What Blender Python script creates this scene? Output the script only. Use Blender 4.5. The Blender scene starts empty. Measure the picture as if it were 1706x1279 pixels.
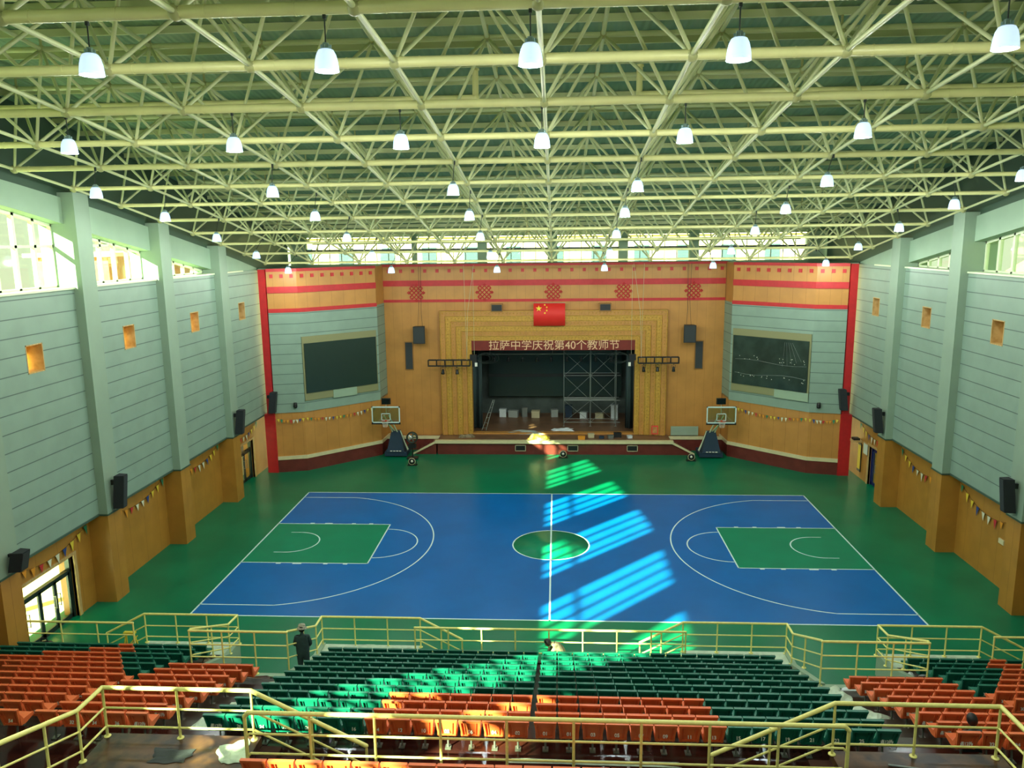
import bpy, math, random
from mathutils import Vector, Matrix
random.seed(7)
S = bpy.context.scene
COL = S.collection
PI = math.pi

# ------------------------------------------------------------------ camera
FPX, CX, CY, CZ, YAW, PIT, ROL = 1302.73288, 0.280606, -35.0539157, 14.2149662, -0.0580085802, 0.182575482, -0.0118744950
_F = Vector((math.sin(YAW)*math.cos(PIT), math.cos(YAW)*math.cos(PIT), -math.sin(PIT)))
_R = Vector((math.cos(YAW), -math.sin(YAW), 0)); _U = _R.cross(_F)
R2 = math.cos(ROL)*_R + math.sin(ROL)*_U
U2 = -math.sin(ROL)*_R + math.cos(ROL)*_U
cam = bpy.data.objects.new('camera', bpy.data.cameras.new('camera')); COL.objects.link(cam)
cam.matrix_world = Matrix(((R2.x, U2.x, -_F.x, CX), (R2.y, U2.y, -_F.y, CY), (R2.z, U2.z, -_F.z, CZ), (0, 0, 0, 1)))
cam.data.sensor_width = 36; cam.data.lens = FPX/1706*36; cam.data.clip_end = 500
S.camera = cam

# ------------------------------------------------------------------ light and exposure
LAMP_W = 315.0
SKY = 1.25
SUN_W = 54.0
S.view_settings.view_transform = 'Standard'; S.view_settings.look = 'None'
S.view_settings.gamma = 1; S.view_settings.use_curve_mapping = False
S.view_settings.exposure = 0.0
w = bpy.data.worlds.new('sky'); S.world = w; w.use_nodes = True
nt = w.node_tree; bg = nt.nodes['Background']
tc = nt.nodes.new('ShaderNodeTexCoord'); sp = nt.nodes.new('ShaderNodeSeparateXYZ'); cr = nt.nodes.new('ShaderNodeValToRGB')
nt.links.new(tc.outputs['Generated'], sp.inputs[0]); nt.links.new(sp.outputs[2], cr.inputs[0]); nt.links.new(cr.outputs[0], bg.inputs[0])
cr.color_ramp.elements[0].position = 0.0; cr.color_ramp.elements[0].color = (0.80, 0.86, 0.62, 1)
cr.color_ramp.elements[1].position = 0.6; cr.color_ramp.elements[1].color = (0.72, 0.95, 0.86, 1)
bg.inputs[1].default_value = SKY
SUNDIR = Vector((1.38, 1.49, -1.0)).normalized()
sun = bpy.data.objects.new('sun', bpy.data.lights.new('sun', 'SUN')); COL.objects.link(sun)
sun.data.energy = SUN_W; sun.data.angle = math.radians(0.5); sun.data.color = (0.96, 1.0, 0.72)
sun.rotation_euler = SUNDIR.to_track_quat('-Z', 'Y').to_euler(); sun.location = (-60, -60, 50)

# ------------------------------------------------------------------ materials
def s2l(c):
    return tuple(((x/255)/12.92 if x/255 <= 0.04045 else ((x/255+0.055)/1.055)**2.4) for x in c) + (1,)
M = {}
def mat(name, rgb, rough=0.6, metal=0.0, var=0.0, scale=4.0, bump=0.0, rgb2=None, emit=0.0, spec=None, stretch=None):
    m = bpy.data.materials.new(name); m.use_nodes = True; M[name] = m
    nt = m.node_tree; b = nt.nodes['Principled BSDF']
    b.inputs['Base Color'].default_value = s2l(rgb); b.inputs['Roughness'].default_value = rough; b.inputs['Metallic'].default_value = metal
    if spec is not None: b.inputs['Specular IOR Level'].default_value = spec
    if var or bump or rgb2:
        tc = nt.nodes.new('ShaderNodeTexCoord'); n = nt.nodes.new('ShaderNodeTexNoise')
        n.inputs['Scale'].default_value = scale; n.inputs['Detail'].default_value = 5
        if stretch:
            mp = nt.nodes.new('ShaderNodeMapping'); mp.inputs['Scale'].default_value = stretch
            nt.links.new(tc.outputs['Object'], mp.inputs[0]); nt.links.new(mp.outputs[0], n.inputs['Vector'])
        else: nt.links.new(tc.outputs['Object'], n.inputs['Vector'])
        if var or rgb2:
            r = nt.nodes.new('ShaderNodeValToRGB')
            a = s2l(rgb); c2 = s2l(rgb2) if rgb2 else tuple(x*(1-var) for x in a[:3])+(1,)
            r.color_ramp.elements[0].position = 0.38; r.color_ramp.elements[1].position = 0.62
            r.color_ramp.elements[0].color = c2; r.color_ramp.elements[1].color = a if rgb2 else tuple(min(1, x*(1+var)) for x in a[:3])+(1,)
            nt.links.new(n.outputs[0], r.inputs[0]); nt.links.new(r.outputs[0], b.inputs['Base Color'])
        if bump:
            bp = nt.nodes.new('ShaderNodeBump'); bp.inputs['Strength'].default_value = bump; bp.inputs['Distance'].default_value = 0.03
            nt.links.new(n.outputs[0], bp.inputs['Height']); nt.links.new(bp.outputs[0], b.inputs['Normal'])
    if emit:
        b.inputs['Emission Color'].default_value = s2l(rgb); b.inputs['Emission Strength'].default_value = emit
    return m

def seam_mat(name, rgb, seam_rgb, axis, pitch, width, rough=0.5, var=0.06, axis2=None, pitch2=1.0, width2=0.02, bump=0.3):
    """boards or panels: dark joint lines every `pitch` metres along one object axis"""
    m = mat(name, rgb, rough); nt = m.node_tree; b = nt.nodes['Principled BSDF']
    tc = nt.nodes.new('ShaderNodeTexCoord'); sp = nt.nodes.new('ShaderNodeSeparateXYZ'); nt.links.new(tc.outputs['Object'], sp.inputs[0])
    def line(ax, p, wd):
        a = nt.nodes.new('ShaderNodeMath'); a.operation = 'DIVIDE'; a.inputs[1].default_value = p; nt.links.new(sp.outputs[ax], a.inputs[0])
        f = nt.nodes.new('ShaderNodeMath'); f.operation = 'FRACT'; nt.links.new(a.outputs[0], f.inputs[0])
        l = nt.nodes.new('ShaderNodeMath'); l.operation = 'LESS_THAN'; l.inputs[1].default_value = wd/p; nt.links.new(f.outputs[0], l.inputs[0])
        return l.outputs[0]
    v = line(axis, pitch, width)
    if axis2 is not None:
        mx = nt.nodes.new('ShaderNodeMath'); mx.operation = 'MAXIMUM'; nt.links.new(v, mx.inputs[0]); nt.links.new(line(axis2, pitch2, width2), mx.inputs[1]); v = mx.outputs[0]
    n = nt.nodes.new('ShaderNodeTexNoise'); n.inputs['Scale'].default_value = 1.2; n.inputs['Detail'].default_value = 4; nt.links.new(tc.outputs['Object'], n.inputs['Vector'])
    r = nt.nodes.new('ShaderNodeValToRGB'); a = s2l(rgb)
    r.color_ramp.elements[0].position = .35; r.color_ramp.elements[1].position = .65
    r.color_ramp.elements[0].color = tuple(x*(1-var) for x in a[:3])+(1,); r.color_ramp.elements[1].color = tuple(min(1, x*(1+var)) for x in a[:3])+(1,)
    nt.links.new(n.outputs[0], r.inputs[0])
    mixn = nt.nodes.new('ShaderNodeMix'); mixn.data_type = 'RGBA'
    nt.links.new(v, mixn.inputs[0]); nt.links.new(r.outputs[0], mixn.inputs[6]); mixn.inputs[7].default_value = s2l(seam_rgb)
    nt.links.new(mixn.outputs[2], b.inputs['Base Color'])
    bp = nt.nodes.new('ShaderNodeBump'); bp.invert = True; bp.inputs['Strength'].default_value = bump; bp.inputs['Distance'].default_value = 0.02
    nt.links.new(v, bp.inputs['Height']); nt.links.new(bp.outputs[0], b.inputs['Normal'])
    return m

mat('floor_green', (0, 110, 74), 0.3, var=0.12, scale=0.35, spec=0.2)
mat('court_blue', (0, 98, 168), 0.3, var=0.06, scale=0.5, spec=0.2)
mat('key_green', (0, 126, 90), 0.3, var=0.05, scale=0.6, spec=0.2)
mat('line_white', (205, 230, 225), 0.4)
seam_mat('wall_panel', (134, 158, 140), (82, 102, 92), 2, 0.62, 0.035, 0.5, 0.05)
mat('wall_plaster', (148, 172, 144), 0.7, var=0.04, scale=1.0)
mat('pilaster_plaster', (138, 160, 138), 0.7, var=0.03, scale=1.0)
mat('beam_plaster', (146, 172, 146), 0.7, var=0.03, scale=1.0)
seam_mat('dado_board', (174, 124, 48), (120, 78, 30), 1, 1.22, 0.012, 0.42, 0.08, bump=0.15)
seam_mat('stage_board', (190, 134, 64), (150, 100, 44), 0, 0.6, 0.012, 0.45, 0.07, bump=0.15)
mat('red_paint', (190, 34, 36), 0.5, var=0.06)
mat('maroon', (104, 44, 36), 0.35, var=0.12, scale=2)
mat('cream_stone', (214, 206, 160), 0.45, var=0.04)
mat('gold_rib', (196, 150, 62), 0.4, 0.15, var=0.12, scale=9)
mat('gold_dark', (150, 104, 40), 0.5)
mat('frame_steel', (232, 228, 160), 0.38, 0.0, var=0.05, scale=1.5)
mat('frame_thin', (204, 210, 158), 0.4, 0.0)
mat('node_steel', (176, 176, 120), 0.4)
mat('closure_dark', (58, 84, 66), 0.6)
mat('white_frame', (214, 226, 190), 0.45)
mat('dark_frame', (42, 58, 52), 0.4, 0.3)
mat('black', (22, 26, 26), 0.45)
mat('black_mat', (30, 36, 38), 0.8)
mat('grille_grey', (48, 54, 54), 0.7, bump=0.4, scale=60)
mat('dark_screen', (36, 54, 46), 0.28)
mat('film_screen', (46, 62, 54), 0.16, var=0.2, scale=1.2, bump=0.6)
mat('screen_trim', (138, 138, 96), 0.4)
mat('stage_dark', (72, 84, 78), 0.8, var=0.2, scale=1.0)
mat('stage_curtain', (54, 72, 72), 0.75, var=0.25, scale=1.2, bump=0.6, stretch=(5, 1, 0.2))
mat('stage_floor', (118, 86, 60), 0.4, var=0.15, scale=1.5)
mat('banner_red', (120, 36, 22), 0.6, var=0.06)
mat('banner_text', (236, 196, 150), 0.6)
mat('flag_red', (226, 40, 30), 0.6)
mat('flag_yellow', (250, 216, 60), 0.6)
mat('yellow_rail', (244, 234, 138), 0.35, 0.0, var=0.05, scale=8)
mat('seat_orange', (234, 112, 58), 0.38, var=0.05, scale=6)
mat('seat_green', (14, 108, 86), 0.36, var=0.07, scale=6)
mat('seat_post', (120, 124, 112), 0.4, 0.5)
mat('white_print', (232, 232, 214), 0.6)
mat('tread', (58, 54, 42), 0.4, scale=0.9, rgb2=(40, 28, 22), bump=0.15, spec=0.3)
mat('maroon_floor', (62, 30, 22), 0.14, scale=1.1, rgb2=(40, 18, 16), bump=0.04, spec=0.22)
mat('dirty_floor', (92, 62, 34), 0.3, scale=2.6, rgb2=(46, 30, 22), bump=0.2, spec=0.25)
mat('pale_sheet', (188, 206, 180), 0.45, var=0.1, scale=6, bump=0.5)
mat('white_plastic', (222, 232, 232), 0.22, var=0.05, bump=0.4, scale=9)
mat('board_grey', (160, 168, 160), 0.6)
mat('navy_pad', (26, 52, 72), 0.6)
mat('rim_orange', (210, 70, 30), 0.5)
mat('metal_grey', (150, 158, 152), 0.35, 0.7)
mat('wood_warm', (204, 148, 84), 0.5, scale=3, rgb2=(170, 112, 58), stretch=(1, 6, 1))
mat('wood_reveal', (206, 176, 118), 0.5, scale=3, rgb2=(180, 146, 86), stretch=(1, 8, 1))
mat('louvre', (196, 150, 80), 0.5)
mat('blue_frame', (30, 40, 96), 0.4)
mat('blue_glass', (120, 190, 230), 0.3)
mat('paper', (206, 220, 200), 0.6)
mat('skin', (186, 132, 100), 0.55)
mat('hair', (18, 15, 15), 0.5)
mat('dark_cloth', (40, 62, 60), 0.85, var=0.1, scale=10)
mat('camo_cloth', (150, 136, 106), 0.85, scale=9, rgb2=(92, 84, 62))
mat('hat_cloth', (176, 172, 150), 0.8, scale=25, rgb2=(110, 106, 90))
mat('glove', (200, 204, 196), 0.8)
mat('facade', (230, 214, 170), 0.8, var=0.05)
mat('facade_glass', (70, 90, 100), 0.3)
mat('pine_board', (196, 122, 70), 0.6, scale=3, rgb2=(160, 92, 50), stretch=(1, 6, 1))
mat('outside_ground', (120, 122, 100), 0.9, var=0.1, scale=0.3)
mat('hill', (176, 170, 110), 0.9, scale=0.08, rgb2=(120, 130, 80))
mat('shiny_bag', (96, 104, 120), 0.2, 0.4, bump=0.6, scale=14, rgb2=(206, 212, 224))
mat('poster', (232, 70, 60), 0.6)
mat('clock_face', (14, 20, 22), 0.2)
mat('beige_case', (196, 188, 150), 0.6)
for nm, c in dict(pen_yellow=(226, 200, 60), pen_blue=(40, 70, 130), pen_red=(196, 50, 50), pen_green=(40, 130, 90), pen_white=(220, 220, 190), pen_orange=(226, 150, 40)).items(): mat(nm, c, 0.5)

# roof deck: corrugated sheet
m = mat('deck', (112, 148, 126), 0.6); nt = m.node_tree; b = nt.nodes['Principled BSDF']
tc = nt.nodes.new('ShaderNodeTexCoord'); wv = nt.nodes.new('ShaderNodeTexWave'); wv.bands_direction = 'X'; wv.inputs['Scale'].default_value = 1.6
nt.links.new(tc.outputs['Object'], wv.inputs['Vector']); bp = nt.nodes.new('ShaderNodeBump'); bp.inputs['Strength'].default_value = 0.5; bp.inputs['Distance'].default_value = 0.04
nt.links.new(wv.outputs['Fac'], bp.inputs['Height']); nt.links.new(bp.outputs[0], b.inputs['Normal'])
n = nt.nodes.new('ShaderNodeTexNoise'); n.inputs['Scale'].default_value = 0.25; nt.links.new(tc.outputs['Object'], n.inputs['Vector'])
r = nt.nodes.new('ShaderNodeValToRGB'); r.color_ramp.elements[0].color = s2l((112, 150, 124)); r.color_ramp.elements[1].color = s2l((140, 164, 130))
r.color_ramp.elements[0].position = .35; r.color_ramp.elements[1].position = .65
nt.links.new(n.outputs[0], r.inputs[0]); nt.links.new(r.outputs[0], b.inputs['Base Color'])

def glass_mat(name, tint, refl=0.12, rough=0.03):
    m = bpy.data.materials.new(name); m.use_nodes = True; M[name] = m; nt = m.node_tree
    nt.nodes.remove(nt.nodes['Principled BSDF']); out = nt.nodes['Material Output']
    t = nt.nodes.new('ShaderNodeBsdfTransparent'); t.inputs[0].default_value = tint
    g = nt.nodes.new('ShaderNodeBsdfGlossy'); g.inputs['Roughness'].default_value = rough; g.inputs[0].default_value = (.9, .95, .9, 1)
    x = nt.nodes.new('ShaderNodeMixShader'); x.inputs[0].default_value = refl
    nt.links.new(t.outputs[0], x.inputs[1]); nt.links.new(g.outputs[0], x.inputs[2]); nt.links.new(x.outputs[0], out.inputs[0])
glass_mat('glass', (0.90, 0.96, 0.88, 1), 0.08)
glass_mat('board_glass', (0.80, 0.88, 0.82, 1), 0.10)
m = bpy.data.materials.new('blind'); m.use_nodes = True; M['blind'] = m; nt = m.node_tree
b = nt.nodes['Principled BSDF']; b.inputs['Base Color'].default_value = s2l((206, 150, 84)); b.inputs['Roughness'].default_value = .7
tl = nt.nodes.new('ShaderNodeBsdfTranslucent'); tl.inputs[0].default_value = s2l((250, 190, 96)); x = nt.nodes.new('ShaderNodeMixShader'); x.inputs[0].default_value = .6
nt.links.new(b.outputs[0], x.inputs[1]); nt.links.new(tl.outputs[0], x.inputs[2]); nt.links.new(x.outputs[0], nt.nodes['Material Output'].inputs[0])
# lamp bell: translucent shade that glows
m = mat('lamp_glow', (196, 222, 255), 0.4); b = m.node_tree.nodes['Principled BSDF']
b.inputs['Emission Color'].default_value = (0.58, 0.74, 1.0, 1); b.inputs['Emission Strength'].default_value = 0.95
mat('lamp_cap', (150, 176, 176), 0.4, 0.3)
mat('cable', (28, 40, 36), 0.6)
mat('cable_light', (190, 190, 150), 0.6)

# ------------------------------------------------------------------ mesh helpers
class MB:
    def __init__(s): s.v = []; s.f = []; s.sm = []
    def add(s, vs, fs, smooth=False):
        k = len(s.v); s.v += [tuple(v) for v in vs]; s.f += [tuple(i+k for i in f) for f in fs]; s.sm += [smooth]*len(fs); return s
    def box(s, x0, x1, y0, y1, z0, z1):
        vs = [(x0, y0, z0), (x1, y0, z0), (x1, y1, z0), (x0, y1, z0), (x0, y0, z1), (x1, y0, z1), (x1, y1, z1), (x0, y1, z1)]
        return s.add(vs, [(0, 3, 2, 1), (4, 5, 6, 7), (0, 1, 5, 4), (1, 2, 6, 5), (2, 3, 7, 6), (3, 0, 4, 7)])
    def obox(s, c, sx, sy, sz, rz=0, rx=0, ry=0):
        mt = Matrix.Translation(c) @ Matrix.Rotation(rz, 4, 'Z') @ Matrix.Rotation(ry, 4, 'Y') @ Matrix.Rotation(rx, 4, 'X')
        vs = [mt @ Vector((a*sx/2, b_*sy/2, c_*sz/2)) for c_ in (-1, 1) for a, b_ in ((-1, -1), (1, -1), (1, 1), (-1, 1))]
        return s.add(vs, [(0, 3, 2, 1), (4, 5, 6, 7), (0, 1, 5, 4), (1, 2, 6, 5), (2, 3, 7, 6), (3, 0, 4, 7)])
    def tube(s, a, b_, r, n=8, r2=None, caps=True):
        a = Vector(a); b_ = Vector(b_); d = (b_-a)
        if d.length < 1e-6: return s
        d.normalize(); u = d.orthogonal().normalized(); w_ = d.cross(u); r2 = r if r2 is None else r2
        vs = []
        for p, rr in ((a, r), (b_, r2)):
            for i in range(n):
                t = 2*PI*i/n; vs.append(p+u*(rr*math.cos(t))+w_*(rr*math.sin(t)))
        s.add(vs, [(i, (i+1) % n, n+(i+1) % n, n+i) for i in range(n)], True)
        if caps: s.add(vs, [tuple(range(n))[::-1], tuple(range(n, 2*n))])
        return s
    def path(s, pts, r, n=8):
        for i in range(len(pts)-1): s.tube(pts[i], pts[i+1], r, n)
        for p in pts[1:-1]: s.ball(p, r*1.02, n, 4)
        return s
    def ball(s, c, r, n=8, m_=5, sc=(1, 1, 1)):
        vs = []; fs = []
        for j in range(m_+1):
            ph = PI*j/m_
            for i in range(n):
                t = 2*PI*i/n; vs.append((c[0]+r*sc[0]*math.sin(ph)*math.cos(t), c[1]+r*sc[1]*math.sin(ph)*math.sin(t), c[2]+r*sc[2]*math.cos(ph)))
        for j in range(m_):
            for i in range(n): fs.append((j*n+i, (j+1)*n+i, (j+1)*n+(i+1) % n, j*n+(i+1) % n))
        return s.add(vs, fs, True)
    def lathe(s, c, prof, n=16, axis='Z'):
        vs = []; fs = []
        for (r, z) in prof:
            for i in range(n):
                t = 2*PI*i/n; a, b_ = r*math.cos(t), r*math.sin(t)
                vs.append((c[0]+a, c[1]+b_, c[2]+z) if axis == 'Z' else (c[0]+a, c[1]+z, c[2]+b_) if axis == 'Y' else (c[0]+z, c[1]+a, c[2]+b_))
        for j in range(len(prof)-1):
            for i in range(n): fs.append((j*n+i, j*n+(i+1) % n, (j+1)*n+(i+1) % n, (j+1)*n+i))
        return s.add(vs, fs, True)
    def prism(s, poly, h, o=(0, 0, 0), ux=(1, 0, 0), uy=(0, 1, 0)):
        """polygon in plane (ux,uy) extruded by vector h"""
        o = Vector(o); ux = Vector(ux); uy = Vector(uy); h = Vector(h); n = len(poly)
        vs = [o+ux*p[0]+uy*p[1] for p in poly]; vs += [v+h for v in vs]
        return s.add(vs, [tuple(range(n))[::-1], tuple(range(n, 2*n))]+[(i, (i+1) % n, n+(i+1) % n, n+i) for i in range(n)])
    def mesh(s, name, m):
        me = bpy.data.meshes.new(name); me.from_pydata(s.v, [], s.f); me.materials.append(M[m] if isinstance(m, str) else m)
        me.polygons.foreach_set('use_smooth', s.sm); me.update()
        import bmesh
        bm = bmesh.new(); bm.from_mesh(me); bmesh.ops.recalc_face_normals(bm, faces=bm.faces); bm.to_mesh(me); bm.free()
        return me
    def build(s, name, m, parent=None, loc=None, **tg):
        o = bpy.data.objects.new(name, s.mesh(name, m)); COL.objects.link(o)
        if parent: o.parent = parent
        if loc is not None: o.location = loc
        for k, v in tg.items(): o[k] = v
        return o
def tag(o, label, cat, group=None, kind=None):
    o['label'] = label; o['category'] = cat
    if group: o['group'] = group
    if kind: o['kind'] = kind
    return o
def thing(name, label, cat, loc=(0, 0, 0), rz=0, group=None):
    o = bpy.data.objects.new(name, None); COL.objects.link(o); o.location = loc; o.rotation_euler = (0, 0, rz); o.empty_display_size = 0.2
    return tag(o, label, cat, group)
def struct(name, mb, m, parent=None, label=None, cat=None):
    o = mb.build(name, m, parent)
    if parent is None: o['kind'] = 'structure'; tag(o, label or name.replace('_', ' '), cat or name.split('_')[0])
    return o
def kids(r): return [c for c in r.children]
def copy_thing(root, loc, rz=None):
    r = root.copy(); COL.objects.link(r); r.location = loc
    if rz is not None: r.rotation_euler = (0, 0, rz)
    for ch in kids(root):
        c = ch.copy(); COL.objects.link(c); c.parent = r
        for g in kids(ch):
            d = g.copy(); COL.objects.link(d); d.parent = c
    return r
def text_mesh(txt, size, m, depth=0.01, bold=0.0):
    cu = bpy.data.curves.new('t', 'FONT'); cu.body = txt; cu.size = size; cu.align_x = 'CENTER'; cu.align_y = 'CENTER'; cu.extrude = depth; cu.offset = bold
    o = bpy.data.objects.new('t', cu); COL.objects.link(o)
    dg = bpy.context.evaluated_depsgraph_get(); me = bpy.data.meshes.new_from_object(o.evaluated_get(dg)); me.materials.clear(); me.materials.append(M[m])
    bpy.data.objects.remove(o); bpy.data.curves.remove(cu)
    return me
def text_obj(name, txt, size, m, parent, loc, rot, depth=0.01, bold=0.0):
    o = bpy.data.objects.new(name, text_mesh(txt, size, m, depth, bold)); COL.objects.link(o); o.location = loc; o.rotation_euler = rot
    if parent: o.parent = parent
    return o

# ------------------------------------------------------------------ shared shapes of the hall
XW = 17.8      # inner face of the upper panel walls
XP = 17.45     # inner face of the pilasters
XD = 18.3      # inner face of the lower boards
XO = 18.9      # outer face
PW = 0.475     # half width of a pilaster
PILY = [0.05+6.1*k for k in range(-9, 2)]       # pilaster centres: -42.65 .. 6.15
ZS = 12.6      # clerestory sill
_ty = [-22, -18.9, -15.8, -12.7, -9.6, -6.5, -3.4, -.3, 2.8, 5.9, 9, 12.1, 15.2, 18.3]
_tz = [17.85, 17.68, 17.38, 17.03, 16.66, 16.23, 15.76, 15.24, 14.7, 14.17, 13.6, 12.98, 12.5, 12.0]
def zc(y):
    if y < -22: return 17.88
    for i in range(len(_ty)-1):
        if y <= _ty[i+1]: return _tz[i]+(_tz[i+1]-_tz[i])*(y-_ty[i])/(_ty[i+1]-_ty[i])
    return _tz[-1]
def wtop(y): return max(ZS, zc(y)-0.3)
def gtop(y):
    pts = ((-100, .45), (-26, .5), (-20, .8), (-14, 1.0), (-8, 1.2), (-4, 1.36), (100, 1.36))
    for (a, p), (b_, q) in zip(pts, pts[1:]):
        if a <= y <= b_: return max(ZS, zc(y)-(p+(q-p)*(y-a)/(b_-a)))

# ------------------------------------------------------------------ floor and court
mb = MB(); mb.box(-19.2, 19.2, -55.7, 26, -0.3, 0)
fl = struct('floor', mb, 'floor_green', label='green painted sports hall floor')
mb = MB(); mb.box(-14, 14, -7.5, 7.5, 0, 0.003); mb.build('court_paint', 'court_blue', fl, label='blue court area')
def ring(mb, cx, cy, r, a0, a1, wd=0.06, z=0.006, n=64):
    vs = []; fs = []
    for i in range(n+1):
        t = a0+(a1-a0)*i/n
        for rr in (r-wd/2, r+wd/2):
            vs.append((cx+rr*math.cos(t), cy+rr*math.sin(t), z))
    for i in range(n): fs.append((2*i, 2*i+1, 2*i+3, 2*i+2))
    mb.add(vs, fs)
def ln(mb, x0, y0, x1, y1, wd=0.06, z=0.006):
    d = Vector((x1-x0, y1-y0)).normalized()*wd/2; n_ = Vector((-d.y, d.x))
    mb.add([(x0-d.x+n_.x, y0-d.y+n_.y, z), (x0-d.x-n_.x, y0-d.y-n_.y, z), (x1+d.x-n_.x, y1+d.y-n_.y, z), (x1+d.x+n_.x, y1+d.y+n_.y, z)], [(0, 1, 2, 3)])
for sgn in (-1, 1):
    k = MB(); k.box(min(sgn*14, sgn*8.2), max(sgn*14, sgn*8.2), -2.45, 2.45, 0, 0.0045); k.build('key_paint', 'key_green', fl, label='green free throw lane')
k = MB(); k.lathe((0, 0, 0), [(0.001, 0.0045), (1.8, 0.0045), (1.8, 0)], 64); k.build('circle_paint', 'key_green', fl, label='green centre circle')
mb = MB()
for a in ((-14, -7.5, 14, -7.5), (-14, 7.5, 14, 7.5), (-14, -7.5, -14, 7.5), (14, -7.5, 14, 7.5), (0, -7.5, 0, 7.5)): ln(mb, *a, wd=0.07)
ring(mb, 0, 0, 1.8, 0, 2*PI)
for s_ in (-1, 1):
    ln(mb, s_*14, 2.45, s_*8.2, 2.45); ln(mb, s_*14, -2.45, s_*8.2, -2.45); ln(mb, s_*8.2, -2.45, s_*8.2, 2.45)
    c = -s_
    a0 = -PI/2 if c > 0 else PI/2
    ring(mb, s_*8.2, 0, 1.8, a0, a0+PI)
    ring(mb, s_*12.425, 0, 1.25, a0, a0+PI)
    ln(mb, s_*12.425, 1.25, s_*12.9, 1.25, .05); ln(mb, s_*12.425, -1.25, s_*12.9, -1.25, .05)
    th = math.asin(6.6/6.75)
    if c > 0: ring(mb, s_*12.425, 0, 6.75, -th, th, n=96)
    else: ring(mb, s_*12.425, 0, 6.75, PI-th, PI+th, n=96)
    xe = s_*12.425+c*6.75*math.cos(th)
    for q in (-1, 1):
        ln(mb, s_*14, q*6.6, xe, q*6.6)
        for dx, ww in ((1.75, .12), (2.6, .3), (3.9, .1), (4.8, .1)):
            ln(mb, s_*(14-dx)-ww/2, q*2.53, s_*(14-dx)+ww/2, q*2.53, .1)
mb.build('court_line', 'line_white', fl, label='white court marking lines')

# ------------------------------------------------------------------ side walls
def side(sg, name):
    """sg=-1 left, +1 right"""
    def X(a, b_): return (min(sg*a, sg*b_), max(sg*a, sg*b_))
    slits = [p-3.1 for p in PILY if p > -20]+[9.0]
    Y0, Y1 = -55.3, 11.4
    w = MB()
    # upper panels with the small square openings
    prev = Y0
    for sc in sorted(slits):
        w.box(*X(XW, XO), prev, sc-0.45, 3.7, ZS); w.box(*X(XW, XO), sc-0.45, sc+0.45, 3.7, 9.85); w.box(*X(XW, XO), sc-0.45, sc+0.45, 10.85, ZS); prev = sc+0.45
    w.box(*X(XW, XO), prev, 17.8, 3.7, ZS)
    wl = struct('wall_'+name, w, 'wall_panel', label='pale green panelled %s side wall' % name)
    # lower boards with doors cut in
    doors = {-1: [(-11.4, -7.7, 2.5), (8.3, 10.4, 2.42)], 1: [(8.0, 9.7, 2.3)]}[sg]
    d = MB(); prev = Y0
    for a, b_, h in doors:
        d.box(*X(XD, XO), prev, a, 0, 3.7); d.box(*X(XD, XO), a, b_, h, 3.7); prev = b_
    d.box(*X(XD, XO), prev, 17.8, 0, 3.7)
    d.build('dado', 'dado_board', wl, label='brown board cladding below')
    t = MB(); t.box(*X(XW-.02, XW+.06), Y0, 11.4, 3.66, 3.72)
    for p in PILY: t.box(*X(XP-.03, XW), p-PW-.03, p+PW+.03, 3.66, 3.72)
    t.build('dado_edge', 'closure_dark', wl)
    # pilasters
    for p in PILY:
        pl = MB(); pl.box(*X(XP, XO), p-PW, p+PW, 3.7, wtop(p)+0.25); pl.build('pilaster', 'pilaster_plaster', wl, label='pale plastered pilaster')
        pl = MB(); pl.box(*X(XP+.01, XO), p-PW+.01, p+PW-.01, 0, 3.7); pl.build('pilaster_board', 'dado_board', wl, label='brown clad foot of a pilaster')
    # sloping beam over the windows
    for i in range(len(PILY)):
        a = PILY[i]+PW; b_ = PILY[i+1]-PW if i+1 < len(PILY) else 12.0
        N = 4; bm_ = MB()
        for j in range(N):
            y0 = a+(b_-a)*j/N; y1 = a+(b_-a)*(j+1)/N
            for xx in ((XW+.12, XO),):
                x0, x1 = X(*xx)
                vs = [(x0, y0, gtop(y0)), (x1, y0, gtop(y0)), (x1, y1, gtop(y1)), (x0, y1, gtop(y1)), (x0, y0, wtop(y0)), (x1, y0, wtop(y0)), (x1, y1, wtop(y1)), (x0, y1, wtop(y1))]
                bm_.add(vs, [(0, 3, 2, 1), (4, 5, 6, 7), (0, 1, 5, 4), (1, 2, 6, 5), (2, 3, 7, 6), (3, 0, 4, 7)])
        bm_.build('sloping_beam', 'beam_plaster', wl, label='plastered beam that follows the roof')
    # sill ledge
    sl = MB(); sl.box(*X(XW-.06, XW+.5), Y0, 9.5, ZS-.02, ZS+.05); sl.build('sill', 'white_frame', wl)
    # dark closure between wall top and roof sheet
    cl = MB(); ys = [Y0+ (18.2-Y0)*i/40 for i in range(41)]; x0, x1 = X(XW+.25, XW+.35)
    for i in range(40):
        y0, y1 = ys[i], ys[i+1]
        vs = [(x0, y0, wtop(y0)-.02), (x1, y0, wtop(y0)-.02), (x1, y1, wtop(y1)-.02), (x0, y1, wtop(y1)-.02), (x0, y0, zc(y0)+2.55), (x1, y0, zc(y0)+2.55), (x1, y1, zc(y1)+2.55), (x0, y1, zc(y1)+2.55)]
        cl.add(vs, [(0, 3, 2, 1), (4, 5, 6, 7), (0, 1, 5, 4), (1, 2, 6, 5), (2, 3, 7, 6), (3, 0, 4, 7)])
    cl.build('eaves_closure', 'closure_dark', wl, label='dark green sheeting above the beam')
    return wl, slits, doors, X
wl_left, slL, dL, XLf = side(-1, 'left')
wl_right, slR, dR, XRf = side(1, 'right')
WN = [0]
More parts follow.
